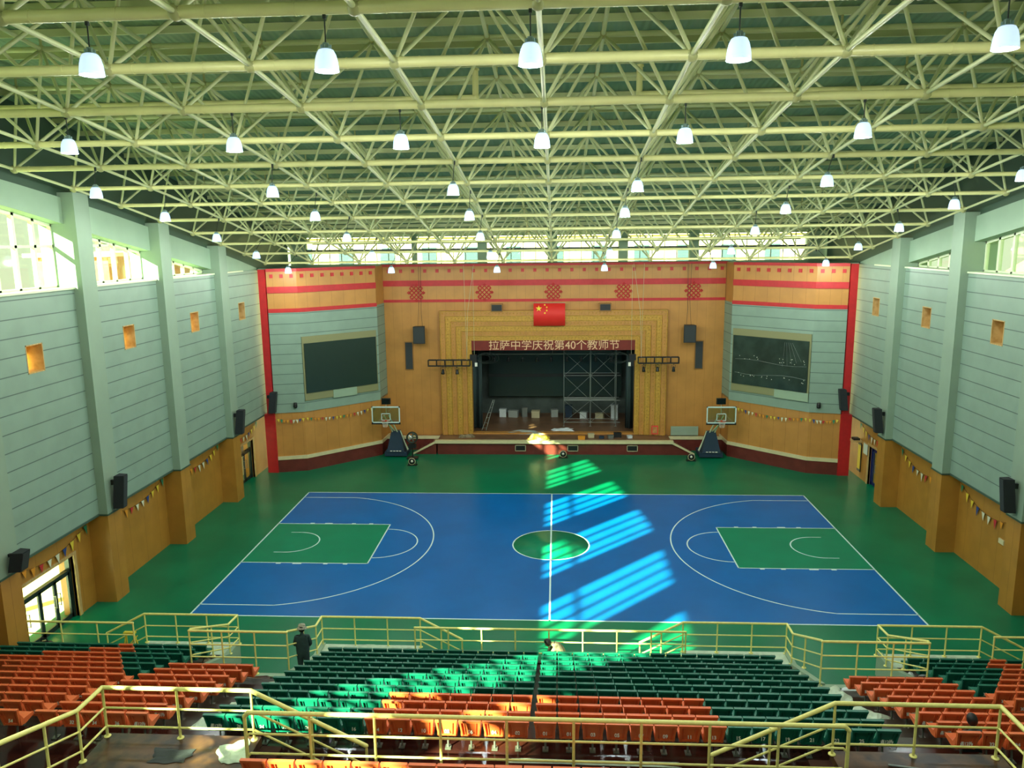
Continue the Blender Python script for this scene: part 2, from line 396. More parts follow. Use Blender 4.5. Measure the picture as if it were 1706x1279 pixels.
def clerestory(sg, a, b_):
    WN[0] += 1
    X = lambda p, q: (min(sg*p, sg*q), max(sg*p, sg*q))
    yend = b_
    if gtop(b_) <= ZS+.01:      # the triangular last bay
        yy = a
        while gtop(yy) > ZS+.08: yy += .05
        yend = yy
    fr = MB(); x0, x1 = X(18.40, 18.54)
    def vbar(y, wd):
        fr.add([(x0, y-wd/2, ZS), (x1, y-wd/2, ZS), (x1, y+wd/2, ZS), (x0, y+wd/2, ZS), (x0, y-wd/2, gtop(y)), (x1, y-wd/2, gtop(y)), (x1, y+wd/2, gtop(y)), (x0, y+wd/2, gtop(y))],
               [(0, 3, 2, 1), (4, 5, 6, 7), (0, 1, 5, 4), (1, 2, 6, 5), (2, 3, 7, 6), (3, 0, 4, 7)])
    fr.box(x0, x1, a, yend, ZS, ZS+.12)
    N = max(2, round((yend-a)/1.04))
    for i in range(N+1):
        y = a+(yend-a)*i/N
        if gtop(y) > ZS+.15: vbar(y, .13)
    for (za, zb) in ((0, .1), (-.12, 0)):
        if za == 0: # transom
            ye = yend
            if gtop(yend) < 14.35:
                ye = a
                while ye < yend and gtop(ye) > 14.32: ye += .05
            if ye > a+.4: fr.box(x0, x1, a, ye, 14.12, 14.22)
    y0, y1 = a, yend
    K = 6
    for j in range(K):
        p = y0+(y1-y0)*j/K; q = y0+(y1-y0)*(j+1)/K
        fr.add([(x0, p, gtop(p)-.1), (x1, p, gtop(p)-.1), (x1, q, gtop(q)-.1), (x0, q, gtop(q)-.1), (x0, p, gtop(p)), (x1, p, gtop(p)), (x1, q, gtop(q)), (x0, q, gtop(q))],
               [(0, 3, 2, 1), (4, 5, 6, 7), (0, 1, 5, 4), (1, 2, 6, 5), (2, 3, 7, 6), (3, 0, 4, 7)])
    f = struct('window_%d' % WN[0], fr, 'white_frame', label='clerestory window in the %s wall' % ('left' if sg < 0 else 'right'), cat='window')
    g = MB(); xg0, xg1 = X(18.46, 18.48); n = 7
    poly = [(a, ZS)]+[(yend, ZS)]+[(yend+(a-yend)*i/n, max(ZS+.02, gtop(yend+(a-yend)*i/n))) for i in range(n+1)]
    g.prism(poly, (xg1-xg0, 0, 0), (xg0, 0, 0), (0, 1, 0), (0, 0, 1))
    g.build('pane', 'glass', f)
for sg in (-1, 1):
    for i in range(len(PILY)-1): clerestory(sg, PILY[i]+PW, PILY[i+1]-PW)
def slit(sg, y):
    WN[0] += 1
    X = lambda p, q: (min(sg*p, sg*q), max(sg*p, sg*q))
    f = MB()
    for (a, b_, c, d) in ((y-.45, y+.45, 9.85, 9.89), (y-.45, y+.45, 10.81, 10.85), (y-.45, y-.41, 9.85, 10.85), (y+.41, y+.45, 9.85, 10.85)):
        f.box(*X(XW-.01, XO-.02), a, b_, c, d)
    o = struct('window_%d' % WN[0], f, 'wood_reveal', label='small square wood lined opening in the %s wall' % ('left' if sg < 0 else 'right'), cat='window')
    l = MB()
    for k in range(6): l.obox((sg*(XO-.3), y-.0, 9.95+.15*k), .03, .78, .012)
    l.build('louvre', 'louvre', o)
    l = MB(); vs = []; fs = []; N = 16
    for i in range(N+1): yy = y-.41+.82*i/N; xx = sg*(XO-.5+.05*math.sin(i*1.3)+.02*math.sin(i*3.1)); vs += [(xx, yy, 9.9), (xx, yy, 10.8)]
    for i in range(N): fs.append((2*i, 2*i+2, 2*i+3, 2*i+1))
    l.add(vs, fs, True); l.build('blind', 'blind', o, label='warm coloured blind')
    g = MB(); g.box(*X(XO-.06, XO-.04), y-.41, y+.41, 9.89, 10.81); g.build('pane', 'glass', o)
for y in slL: slit(-1, y)
for y in slR: slit(1, y)

# rear wall behind the camera, window wall above the stage
mb = MB(); mb.box(-XO, XO, -55.8, -55.3, 0, 20.4); struct('wall_rear', mb, 'wall_plaster', label='plain wall behind the upper seats')

# ------------------------------------------------------------------ roof
mb = MB(); ys = [-55.6+ (18.6+55.6)*i/48 for i in range(49)]
for i in range(48):
    y0, y1 = ys[i], ys[i+1]; a, b_ = zc(y0)+2.5, zc(y1)+2.5
    mb.add([(-19.2, y0, a), (19.2, y0, a), (19.2, y1, b_), (-19.2, y1, b_), (-19.2, y0, a+.2), (19.2, y0, a+.2), (19.2, y1, b_+.2), (-19.2, y1, b_+.2)],
           [(0, 3, 2, 1), (4, 5, 6, 7), (0, 1, 5, 4), (1, 2, 6, 5), (2, 3, 7, 6), (3, 0, 4, 7)])
struct('ceiling', mb, 'deck', label='curved grey green corrugated roof sheeting')
frame = thing('roof_space_frame', 'cream steel space frame of tubes spanning under the curved roof', 'roof frame')
LX = [2.9*i for i in range(-6, 7)]; LY = [-28.2+3.1*j for j in range(14)]
UX = [2.9*(i+.5) for i in range(-6, 6)]; UY = [-26.65+3.1*j for j in range(14)]
def zl(y): return zc(y)
def zu(y): return zc(y)+2.0
def rl(y): return 0.068 if y > 0 else 0.075 if y > -8 else 0.09 if y > -14 else 0.105
for y in LY:
    m = MB(); m.tube((-17.4, y, zl(y)), (17.4, y, zl(y)), rl(y), 10)
    for k in range(-12, 12):       # flanged joints
        xx = k*1.45+.5
        m.tube((xx-.012, y, zl(y)), (xx+.012, y, zl(y)), rl(y)+.008, 10)
    m.build('lower_chord', 'frame_steel', frame)
for x in LX:
    m = MB()
    for j in range(len(LY)-1): m.tube((x, LY[j], zl(LY[j])), (x, LY[j+1], zl(LY[j+1])), .05, 8)
    m.build('lower_chord', 'frame_thin', frame)
for y in UY:
    m = MB(); m.tube((UX[0], y, zu(y)), (UX[-1], y, zu(y)), .07, 8); m.build('upper_chord', 'frame_thin', frame)
for x in UX:
    m = MB()
    for j in range(len(UY)-1): m.tube((x, UY[j], zu(UY[j])), (x, UY[j+1], zu(UY[j+1])), .055, 8)
    m.build('upper_chord', 'frame_thin', frame)
campos = Vector((CX, CY, CZ))
def depth(p): return (Vector(p)-campos).dot(_F)
def inframe(p, mg=0.0):
    d = Vector(p)-campos; z = d.dot(_F)
    if z < 1: return False
    u = 853+FPX*d.dot(R2)/z; v = 639.5-FPX*d.dot(U2)/z
    return -mg < u < 1706+mg and -mg < v < 1279+mg
segs = []
for x in UX:
    for y in UY:
        for dx in (-1.45, 1.45):
            for dy in (-1.55, 1.55):
                xl, yl = x+dx, y+dy
                if yl < LY[0]-.1 or yl > LY[-1]+.1: continue
                segs.append(((x, y, zu(y)), (xl, yl, zl(yl))))
segs.sort(key=lambda s: (not (inframe(s[0]) or inframe(s[1])), depth(s[0])))
rest = MB()
for i, (a, b_) in enumerate(segs):
    m = MB() if i < 100 else rest
    v = (Vector(b_)-Vector(a)); p = Vector(a)+v*.06; q = Vector(a)+v*.94
    m.tube(p, q, .045, 6, caps=False); m.tube(Vector(a)+v*.02, p, .02, 6, .045, caps=False); m.tube(q, Vector(a)+v*.98, .045, 6, .02, caps=False)
    if i < 100: m.build('diagonal_brace', 'frame_thin', frame)
rest.build('diagonal_brace', 'frame_thin', frame, kind='stuff')
nodes = [(x, y, zl(y), .14) for x in LX for y in LY]+[(x, y, zu(y), .11) for x in UX for y in UY]
nodes.sort(key=lambda s: (not inframe(s[:3]), depth(s[:3])))
rest = MB()
for i, nd in enumerate(nodes):
    m = MB() if i < 100 else rest
    m.ball(nd[:3], nd[3], 8, 6)
    if nd[3] < .12: m.tube(nd[:3], (nd[0], nd[1], nd[2]+.36), .035, 6)
    if i < 100: m.build('node_ball', 'node_steel', frame)
rest.build('node_ball', 'node_steel', frame, kind='stuff')
for j in range(len(UY)*2):
    y = -26.65+1.55*j
    if y > 18: break
    m = MB(); m.box(-17.9, 17.9, y-.04, y+.04, zc(y)+2.3, zc(y)+2.48); m.build('purlin', 'frame_thin', frame)
# edge tubes at the gable end standing on the stage wall
m = MB()
for x in UX: m.tube((x, UY[-1], zu(UY[-1])), (x, 17.3, zc(17.3)+1.9), .05, 6)
m.tube((-16, 17.2, zc(17.2)+1.9), (16, 17.2, zc(17.2)+1.9), .06, 8)
m.build('end_tube', 'frame_thin', frame)
# drain pipes inside the frame
for (x0, x1, y, z, up, lab) in ((-17.5, -1.9, -12.9, 18.0, .75, 'cream drain pipe with elbow running left inside the roof frame'), (2.5, 17.5, -12.9, 18.0, .75, 'cream drain pipe with elbow running right inside the roof frame')):
    m = MB(); e = x1 if x0 < -5 else x0
    m.path([(x0, y, z), (x1, y, z)], .085, 10); m.ball((e, y, z), .1, 10, 6); m.tube((e, y, z), (e, y, z+up), .085, 10); m.tube((e, y, z+up-.05), (e, y, z+up), .11, 10)
    tag(m.build('drain_pipe', 'frame_steel'), lab, 'pipe')

# ------------------------------------------------------------------ lamps
AMB = [((152, 108), -22.0), ((544, 101), -22.0), ((884, 91), -22.0), ((1231, 82), -22.0), ((1676, 63), -22.0),
       ((115, 244), -15.8), ((390, 241), -15.8), ((668, 236), -15.8), ((903, 234), -15.8), ((1141, 226), -15.8), ((1438, 217), -15.8),
       ((160, 321), -9.9), ((454, 319), -9.9), ((755, 316), -9.9), ((1062, 310), -9.9), ((1378, 301), -9.9), ((1704, 292), -9.9),
       ((275, 361), -5.4), ((525, 360), -5.4), ((782, 359), -5.4), ((1041, 354), -5.4), ((1309, 348), -5.4), ((1590, 340), -5.4),
       ((361, 396), -.8), ((578, 396), -.8), ((800, 394), -.8), ((1027, 390), -.8), ((1258, 384), -.8), ((1498, 379), -.8),
       ((427, 425), 4.3), ((620, 425), 4.3), ((817, 425), 4.3), ((1016, 421), 4.3), ((1218, 418), 4.3), ((1430, 411), 4.3),
       ((480, 450), 9.3), ((652, 450), 9.3), ((828, 449), 9.3), ((1007, 446), 9.3), ((1188, 442), 9.3), ((1376, 438), 9.3)]
def at(u, v, ax, val):
    d = _F+R2*((u-853)/FPX)-U2*((v-639.5)/FPX); t = (val-campos[ax])/d[ax]; return campos+d*t
bell = MB(); bell.lathe((0, 0, 0), [(.085, .17), (.12, .155), (.155, .09), (.178, 0), (.19, -.10), (.195, -.16), (.19, -.165), (.172, -.1), (.15, 0), (.11, .12)], 20)
bell_me = bell.mesh('bell', 'lamp_glow')
capm = MB(); capm.lathe((0, 0, 0), [(.001, .27), (.05, .265), (.06, .19), (.085, .185), (.09, .15), (.001, .15)], 14)
for k in range(8):
    t = PI*k/4; capm.obox((.075*math.cos(t), .075*math.sin(t), .2), .03, .006, .07, t)
cap_me = capm.mesh('cap', 'lamp_cap')
rows_n = ['nearest the camera', 'second from the camera', 'third from the camera', 'fourth from the camera', 'third from the stage', 'second from the stage', 'nearest the stage']
yrow = [-22.0, -15.8, -9.9, -5.4, -.8, 4.3, 9.3]; cnt = {}
tot = {y: sum(1 for a in AMB if a[1] == y) for y in yrow}
ordn = ['leftmost', 'second from left', 'third from left', 'fourth from left', 'fifth from left', 'sixth from left', 'seventh from left']
def ordi(i, n): return 'leftmost' if i == 0 else 'rightmost' if i == n-1 else ordn[i]
def add_lamp(p, lab, light=True):
    t = thing('pendant_lamp', lab, 'lamp', p, 0, 'pendant lamps under the roof frame')
    o = bpy.data.objects.new('lamp_shade', bell_me); COL.objects.link(o); o.parent = t
    o = bpy.data.objects.new('lamp_cap', cap_me); COL.objects.link(o); o.parent = t
    zt_ = zc(p[1])-p[2]
    m = MB(); xo = 0 if p[1] < -15 else min(LX, key=lambda q: abs(q-p[0]))-p[0]; xo = xo if abs(xo) < .7 else 0; m.tube((0, 0, .26), (xo, 0, zt_), .012, 6); m.obox((xo, 0, zt_-.1), .05, .05, .12); m.build('cord', 'cable', t)
    l = bpy.data.lights.new('lamp_light', 'POINT'); l.energy = LAMP_W; l.color = (0.93, 1.0, 0.93); l.shadow_soft_size = .07
    lo = bpy.data.objects.new('lamp_light', l); COL.objects.link(lo); lo.parent = t; lo.location = (0, 0, -.2)
for (uv, y) in AMB:
    r = yrow.index(y); i = cnt.get(y, 0); cnt[y] = i+1
    add_lamp(at(uv[0], uv[1], 1, y), 'white glass bell pendant lamp, %s in the row %s' % (ordi(i, tot[y]), rows_n[r]))
for y in (-28.2, -34.4, -43):       # the rows over the camera's back that light the upper seats
    for x in (-12, -4, 4, 12): 
        t_ = bpy.data.lights.new('lamp_light', 'POINT'); t_.energy = LAMP_W; t_.color = (0.93, 1.0, 0.93); t_.shadow_soft_size = .12
        tt = thing('pendant_lamp', 'white glass bell pendant lamp behind the camera, %s of the %s row' % (ordi([-12, -4, 4, 12].index(x), 4), 'nearest' if y > -30 else 'middle' if y > -36 else 'rear'), 'lamp', (x, y, zc(y)-.9), 0, 'lamps behind the camera')
        o = bpy.data.objects.new('lamp_shade', bell_me); COL.objects.link(o); o.parent = tt
        lo = bpy.data.objects.new('lamp_light', t_); COL.objects.link(lo); lo.parent = tt; lo.location = (0, 0, -.14)

# ------------------------------------------------------------------ stage end wall
YB = 17.5
# angled corner boxes: plan points from the side wall to the stage
PL = [(-XW, 11.4), (-17.15, 11.4), (-15.45, 11.85), (-11.5, 15.6), (-11.4, YB)]
def plan(sg): return [(-sg*x, y) if sg > 0 else (x, y) for x, y in PL]
def strip(mb, pts, z0, z1, off=0.0, th=0.25):
    """vertical wall band along plan polyline; off pushes it into the room"""
    n = len(pts); out = []
    for i in range(n):
        a = Vector(pts[max(0, i-1)]); b_ = Vector(pts[min(n-1, i+1)])
        d = (b_-a).normalized(); nn = Vector((d.y, -d.x))
        if nn.y > 0.2 or (abs(nn.y) <= .2 and nn.x*pts[i][0] > 0): nn = -nn
        out.append((Vector(pts[i])+nn*off, Vector(pts[i])-nn*th))
    for i in range(n-1):
        (a, a2), (b_, b2) = out[i], out[i+1]
        mb.add([(a.x, a.y, z0), (b_.x, b_.y, z0), (b2.x, b2.y, z0), (a2.x, a2.y, z0), (a.x, a.y, z1), (b_.x, b_.y, z1), (b2.x, b2.y, z1), (a2.x, a2.y, z1)],
               [(0, 3, 2, 1), (4, 5, 6, 7), (0, 1, 5, 4), (1, 2, 6, 5), (2, 3, 7, 6), (3, 0, 4, 7)])
ZT = 12.62
# main stage wall with the opening
mb = MB(); mb.box(-11.6, -5.5, YB, YB+.5, 1.05, ZT); mb.box(5.55, 11.7, YB, YB+.5, 1.05, ZT); mb.box(-5.5, 5.55, YB, YB+.5, 7.5, ZT)
mb.box(-11.6, 11.7, YB, YB+.5, 0, 1.05)
wb = struct('wall_stage', mb, 'stage_board', label='warm brown panelled stage wall')
mb = MB(); mb.box(-11.5, 11.5, YB-.05, YB, 11.2, 11.58); mb.box(-11.5, 11.5, YB-.07, YB, 12.5, 12.66); mb.box(-11.5, 11.5, YB-.05, YB, 10.12, 10.3)
for i in range(28): x = -11+i*.82; mb.box(x-.1, x+.1, YB-.06, YB, 12.1, 12.32)
mb.build('red_band', 'red_paint', wb, label='red painted bands')
for sg, nm in ((-1, 'left_corner'), (1, 'right_corner')):
    P_ = plan(sg)
    body = MB(); strip(body, P_[1:], 10.1, ZT, 0); strip(body, P_[1:], .96, 3.9, 0)
    o = struct('wall_'+nm, body, 'stage_board', label='angled %s wall beside the stage' % nm.replace('_', ' '))
    b2 = MB(); strip(b2, P_[1:4], 3.8, 10.1, .06); strip(b2, [(P_[3][0], P_[3][1]), P_[4]], 3.8, 10.1, .0); b2.build('white_panel', 'wall_panel', o, label='pale panels around the screen')
    b3 = MB(); strip(b3, P_[1:4], 10.02, 10.25, .09); strip(b3, P_[1:4], 11.2, 11.58, .07); strip(b3, P_[1:4], 12.48, 12.66, .09)
    for k in range(3):
        for (a, c, n_) in ((P_[1], P_[2], 3), (P_[2], P_[3], 8)):
            if k: continue
            for i in range(n_):
                f = (i+.5)/n_; cx_ = a[0]+(c[0]-a[0])*f; cy_ = a[1]+(c[1]-a[1])*f; d = Vector((c[0]-a[0], c[1]-a[1])).normalized()*.1
                strip(b3, [(cx_-d.x, cy_-d.y), (cx_+d.x, cy_+d.y)], 12.1, 12.32, .06, .02)
    b3.build('red_band', 'red_paint', o, label='red painted bands')
    b4 = MB(); strip(b4, P_[1:], .8, 1.02, .07); b4.build('stone_band', 'cream_stone', o, label='cream stone band')
    b5 = MB(); strip(b5, P_[1:], 0, .8, .03); b5.build('plinth', 'maroon', o, label='dark maroon plinth')
    b6 = MB()
    x0, x1 = sorted((sg*17.15, sg*17.8)); b6.box(x0, x1, 11.3, 11.8, 0, 3.75)
    x0, x1 = sorted((sg*17.2, sg*17.62)); b6.box(x0, x1, 11.33, 11.8, 3.75, ZT)
    b6.build('red_column', 'red_paint', o, label='red painted corner column')

# parapet ledge, window wall above
mb = MB(); mb.prism([(-17.7, 11.6), (-15.6, 12.05), (-11.6, 15.8), (-11.5, YB+.1), (11.6, YB+.1), (11.7, 15.8), (15.6, 12.05), (17.7, 11.6), (17.7, 19.0), (-17.7, 19.0)], (0, 0, .1), (0, 0, ZT-.06)); struct('trim_1', mb, 'wall_plaster', label='pale ledge on top of the stage wall')
WY = 18.6
cols = [-16.9, -13.2, -9.3, -4.75, 0, 4.75, 9.45, 14.2, 17.0]
mb = MB(); 
mb.box(-XO, -16.9, WY-.2, WY+.3, ZT-.1, 16); mb.box(16.9, XO, WY-.2, WY+.3, ZT-.1, 16); mb.box(-XO, XO, WY-.1, WY+.3, 14.55, 15.0)
for c in (-4.75, 0, 4.75, 9.45): mb.box(c-.3, c+.3, WY-.25, WY+.3, ZT-.1, 15)
mb.box(-9.55, -9.25, WY-.2, WY+.3, ZT-.1, 15); mb.box(-XO, XO, WY-.2, WY+.3, ZT-.3, ZT)
struct('wall_gable', mb, 'wall_plaster', label='plastered columns between the windows above the stage')
bays = [(-16.9, -9.55), (-9.25, -5.05), (-4.45, -.3), (.3, 4.45), (5.05, 9.15), (9.75, 16.9)]
for a, b_ in bays:
    WN[0] += 1; f = MB(); n_ = round((b_-a)/.82)
    for i in range(n_+1): x = a+(b_-a)*i/n_; f.box(x-.025, x+.025, WY-.03, WY+.03, ZT, 14.55)
    f.box(a, b_, WY-.04, WY+.04, ZT, ZT+.07); f.box(a, b_, WY-.04, WY+.04, 14.48, 14.55); f.box(a, b_, WY-.05, WY+.05, 13.55, 13.67)
    o = struct('window_%d' % WN[0], f, 'dark_frame', label='clerestory window above the stage', cat='window')
    g = MB(); g.box(a, b_, WY-.005, WY+.005, ZT, 14.55); g.build('pane', 'glass', o)

# stage: raised floor, front, side stairs, side ledges
mb = MB(); mb.box(-7.75, 7.85, 15.75, 24.5, 0, .93); mb.box(-11.5, -7.75, 16.9, 17.5, 0, .9); mb.box(7.85, 11.6, 16.9, 17.5, 0, .9)
st = thing('stage', 'raised stage with maroon front and cream nosing below the proscenium', 'stage')
mb.build('stage_front', 'maroon', st)
mb = MB(); mb.box(-7.9, 8.0, 15.6, 15.95, .78, .97); mb.box(-11.5, -7.75, 16.85, 17.05, .78, .97); mb.box(7.85, 11.6, 16.85, 17.05, .78, .97); mb.build('nosing', 'cream_stone', st)
mb = MB(); mb.box(-7.75, 7.85, 15.95, 24.5, .93, .955); mb.build('boards', 'stage_floor', st)
for sg in (-1, 1):
    mb = MB()
    for k in range(5):
        x0 = sg*(7.85+.28*k); x1 = sg*(7.85+.28*(k+1)); mb.box(min(x0, x1), max(x0, x1), 15.75, 16.9, 0, .93-.16*(k+1))
    mb.build('side_step', 'maroon', st)
    mb = MB(); mb.prism([(sg*7.85, .95), (sg*9.4, .12), (sg*9.4, .0), (sg*7.85, .8)], (0, .12, 0), (0, 15.65, 0), (1, 0, 0), (0, 0, 1)); mb.build('stair_stringer', 'cream_stone', st)
for x in (-2.15, 1.35, 5.3):
    mb = MB(); f = mb.box(x-.32, x+.32, 15.72, 15.76, .28, .62); o = mb.build('vent_opening', 'black', st)
    mb = MB()
    for a in ((x-.36, x+.36, .62, .66), (x-.36, x+.36, .24, .28), (x-.36, x-.32, .24, .66), (x+.32, x+.36, .24, .66)): mb.box(a[0], a[1], 15.70, 15.76, a[2], a[3])
    mb.build('vent_frame', 'beige_case', o)
# stage interior
mb = MB(); mb.box(-8, 8, 24.3, 24.6, .9, 9); mb.box(-8.3, -8, 18, 24.6, .9, 9); mb.box(8, 8.3, 18, 24.6, .9, 9); mb.box(-8.3, 8.3, 18, 24.6, 9, 9.3)
struct('wall_stage_back', mb, 'stage_dark', label='dark walls at the back of the stage')
def curtain(x0, x1, y, z0, z1, m, name, lab, amp=.09):
    mb = MB(); n = int(abs(x1-x0)/.06); vs = []
    for i in range(n+1):
        x = x0+(x1-x0)*i/n; yy = y+amp*math.sin(i*.9)+.03*math.sin(i*2.3)
        vs += [(x, yy, z0), (x, yy, z1), (x, yy+.02, z0), (x, yy+.02, z1)]
    fs = []
    for i in range(n): a = 4*i; b_ = a+4; fs += [(a, b_, b_+1, a+1), (a+2, a+3, b_+3, b_+2), (a+1, b_+1, b_+3, a+3), (a, a+2, b_+2, b_)]
    mb.add(vs, fs, True); return tag(mb.build(name, m), lab, 'curtain')
curtain(-7.6, -5.0, 19.2, 1.0, 7.6, 'stage_curtain', 'stage_curtain', 'dark folded leg curtain at the left side of the stage')
curtain(5.1, 7.6, 19.2, 1.0, 7.6, 'stage_curtain', 'stage_curtain', 'dark folded leg curtain at the right side of the stage')
mb = MB(); mb.box(-4.9, 5.2, 23.7, 23.76, 2.4, 7.4)
o = tag(mb.build('backdrop_screen', 'dark_screen'), 'large dark screen hanging at the back of the stage', 'screen')
mb = MB(); mb.box(-4.9, 5.2, 23.66, 23.7, 3.9, 4.15); mb.build('screen_band', 'grille_grey', o)
# proscenium: nested stepped golden frames
pro = thing('proscenium_frame', 'golden stepped proscenium arch of nested ribbed frames around the stage', 'arch')
for k in range(6):
    i0 = 5.5+.35*k; i1 = i0+.35; z0 = 7.5+.34*k; z1 = z0+.34; y0 = YB-.06-.05*k
    m = MB(); m.box(-i1, -i0, y0, YB, .97, z1); m.box(i0+.05, i1+.05, y0, YB, .97, z1); m.box(-i0, i0+.05, y0, YB, z0, z1)
    f = m.build('frame_step', 'gold_rib' if k % 2 == 0 else 'stage_board', pro)
    m = MB(); e = .05
    for sx, x in ((-1, -i1+.04), (1, i1+.01)):
        m.tube((x, y0-.01, 1.0), (x, y0-.01, z1-.04), .035, 6)
        q = 1.0
        while q < z1-.1: m.ball((x-sx*.14, y0-.005, q), .045, 6, 4, (1, .6, 1)); q += .24
    m.tube((-i1+.04, y0-.01, z1-.04), (i1+.01, y0-.01, z1-.04), .035, 6)
    q = -i1+.2
    while q < i1: m.ball((q, y0-.005, z1-.18), .045, 6, 4, (1, .6, 1)); q += .24
    m.build('bead_rib', 'gold_rib', f)
    m = MB(); m.box(-i1-.012, -i1+.01, y0+.01, YB, .97, z1); m.box(i1+.04, i1+.062, y0+.01, YB, .97, z1); m.box(-i1, i1+.05, y0+.01, YB, z1-.01, z1+.012); m.build('dark_edge', 'gold_dark', f)  # dark gold strip along the outer edge of each step
# banner in the top of the opening
mb = MB(); mb.box(-5.5, 5.55, YB-.04, YB+.0, 6.82, 7.5)
bn = tag(mb.build('banner', 'banner_red'), 'long dark red banner with pale Chinese lettering across the stage opening', 'banner')
text_obj('banner_lettering', '拉萨中学庆祝第40个教师节', .74, 'banner_text', bn, (.1, YB-.05, 7.14), (PI/2, 0, 0), .004, 0)
# knots
def knot_mb():
    m = MB(); s = .155; r = .036
    for i in (-1.5, -.5, .5, 1.5):
        a = .55 if abs(i) > 1 else .72
        for sg in (1, -1):
            p = Vector((i*s*1.0, 0, -i*s*sg*1.0)); d = Vector((1, 0, sg))*a*.55
            m.tube(p-d, p+d, r, 6)
    for sg in (-1, 1):
        for (px, pz) in ((sg*.5, 0), (0, sg*.5)):
            q = [Vector((px+(sg*.13 if px else 0), 0, pz+(sg*.13 if pz else 0))), Vector((px-(0 if px else .1), 0, pz-(.1 if px else 0))), Vector((px+(0 if px else .1), 0, pz+(.1 if px else 0)))]
            m.tube(q[0], q[1], r*.9, 6); m.tube(q[0], q[2], r*.9, 6)
        for s2 in (-1, 1):
            c = Vector((sg*.33, 0, s2*.33))
            m.path([c+Vector((-sg*.1, 0, s2*.04)), c+Vector((sg*.03, 0, s2*.1)), c+Vector((sg*.1, 0, s2*.03)), c+Vector((sg*.04, 0, -s2*.1))], r*.9, 6)
    return m.mesh('knot', 'red_paint')
kme = knot_mb()
for x, pos in zip((-9.17, -4.55, .07, 4.72, 9.33), ('far left', 'left of the flag', 'centre', 'right of the flag', 'far right')):
    o = bpy.data.objects.new('knot_ornament', kme); COL.objects.link(o); o.location = (x, YB-.05, 10.76); o.scale = (.95, 1, .95)
    tag(o, 'red endless knot emblem on the stage wall frieze, %s' % pos, 'emblem', 'red knot emblems')
# flag
mb = MB(); n = 20; vs = []
for i in range(n+1):
    x = -1.25+2.1*i/n; yy = YB-.42+.02*math.sin(i*.8)
    vs += [(x, yy, 8.52), (x, yy, 10.03), (x, yy+.015, 8.52), (x, yy+.015, 10.03)]
fs = []
for i in range(n): a = 4*i; b_ = a+4; fs += [(a, b_, b_+1, a+1), (a+2, a+3, b_+3, b_+2), (a+1, b_+1, b_+3, a+3), (a, a+2, b_+2, b_)]
mb.add(vs, fs, True); fg = tag(mb.build('flag', 'flag_red'), 'red flag with five yellow stars above the stage', 'flag')
def star(m, cx, cz, r, rot):
    pts = []
    for i in range(10):
        rr = r if i % 2 == 0 else r*.4; t = PI/2+i*PI/5+rot; pts.append((rr*math.cos(t), rr*math.sin(t)))
    for i in range(10):
        a, b_ = pts[i], pts[(i+1) % 10]; m.add([(cx, YB-.455, cz), (cx+a[0], YB-.455, cz+a[1]), (cx+b_[0], YB-.455, cz+b_[1])], [(0, 1, 2)])
for (a, b_, r, t) in ((-.9, 9.68, .22, 0), (-.5, 9.92, .08, .3), (-.37, 9.76, .08, .7), (-.37, 9.55, .08, 0), (-.5, 9.38, .08, .4)):
    m = MB(); star(m, a, b_, r, t); m.build('star', 'flag_yellow', fg)
m = MB(); m.tube((-1.28, YB-.42, 10.04), (.88, YB-.42, 10.04), .015, 6); m.build('flag_rod', 'metal_grey', fg)
for x, sd in ((-3.71, 'left'), (3.51, 'right')):
    m = MB(); m.box(x-.4, x+.4, YB-.42, YB, 9.47, 10.0); o = tag(m.build('control_window', 'gold_dark'), 'small dark rectangular projector opening to the %s of the flag' % sd, 'opening')
    m = MB(); m.box(x-.34, x+.34, YB-.43, YB-.41, 9.53, 9.94); m.build('dark_pane', 'black', o)
# speakers hung on the stage wall and flush columns
for sg, x, sd in ((-1, -8.9, 'left'), (1, 9.0, 'right')):
    t = thing('hanging_speaker', 'black loudspeaker hung on cables %s of the stage opening' % sd, 'speaker', (x, YB-.75, 8.0), 0)
    m = MB(); m.prism([(-.4, -.28), (.4, -.28), (.32, .25), (-.32, .25)], (0, 0, 1.15), (0, 0, -.575)); m.build('cabinet', 'black', t)
    m = MB(); m.box(-.36, .36, -.3, -.28, -.53, .53); m.build('grille', 'grille_grey', t)
    m = MB(); m.path([(-.2*sg, 0, .57), (-.15*sg, 0, 1.6), (-.2*sg, 0, 4.6)], .012, 6); m.path([(.1*sg, 0, .57), (0, .1, 2.2), (0.05, .1, 4.6)], .01, 6); m.build('suspension_cable', 'cable', t)
    xx = sg*9.8
    m = MB(); m.box(xx-.3, xx+.3, YB-.06, YB, 5.5, 7.45); o = tag(m.build('wall_speaker_panel', 'gold_dark'), 'tall narrow dark grille panel in the stage wall, %s side' % sd, 'grille')
    m = MB(); m.box(xx-.24, xx+.24, YB-.08, YB-.05, 5.56, 7.39); m.build('grille_cloth', 'grille_grey', o)
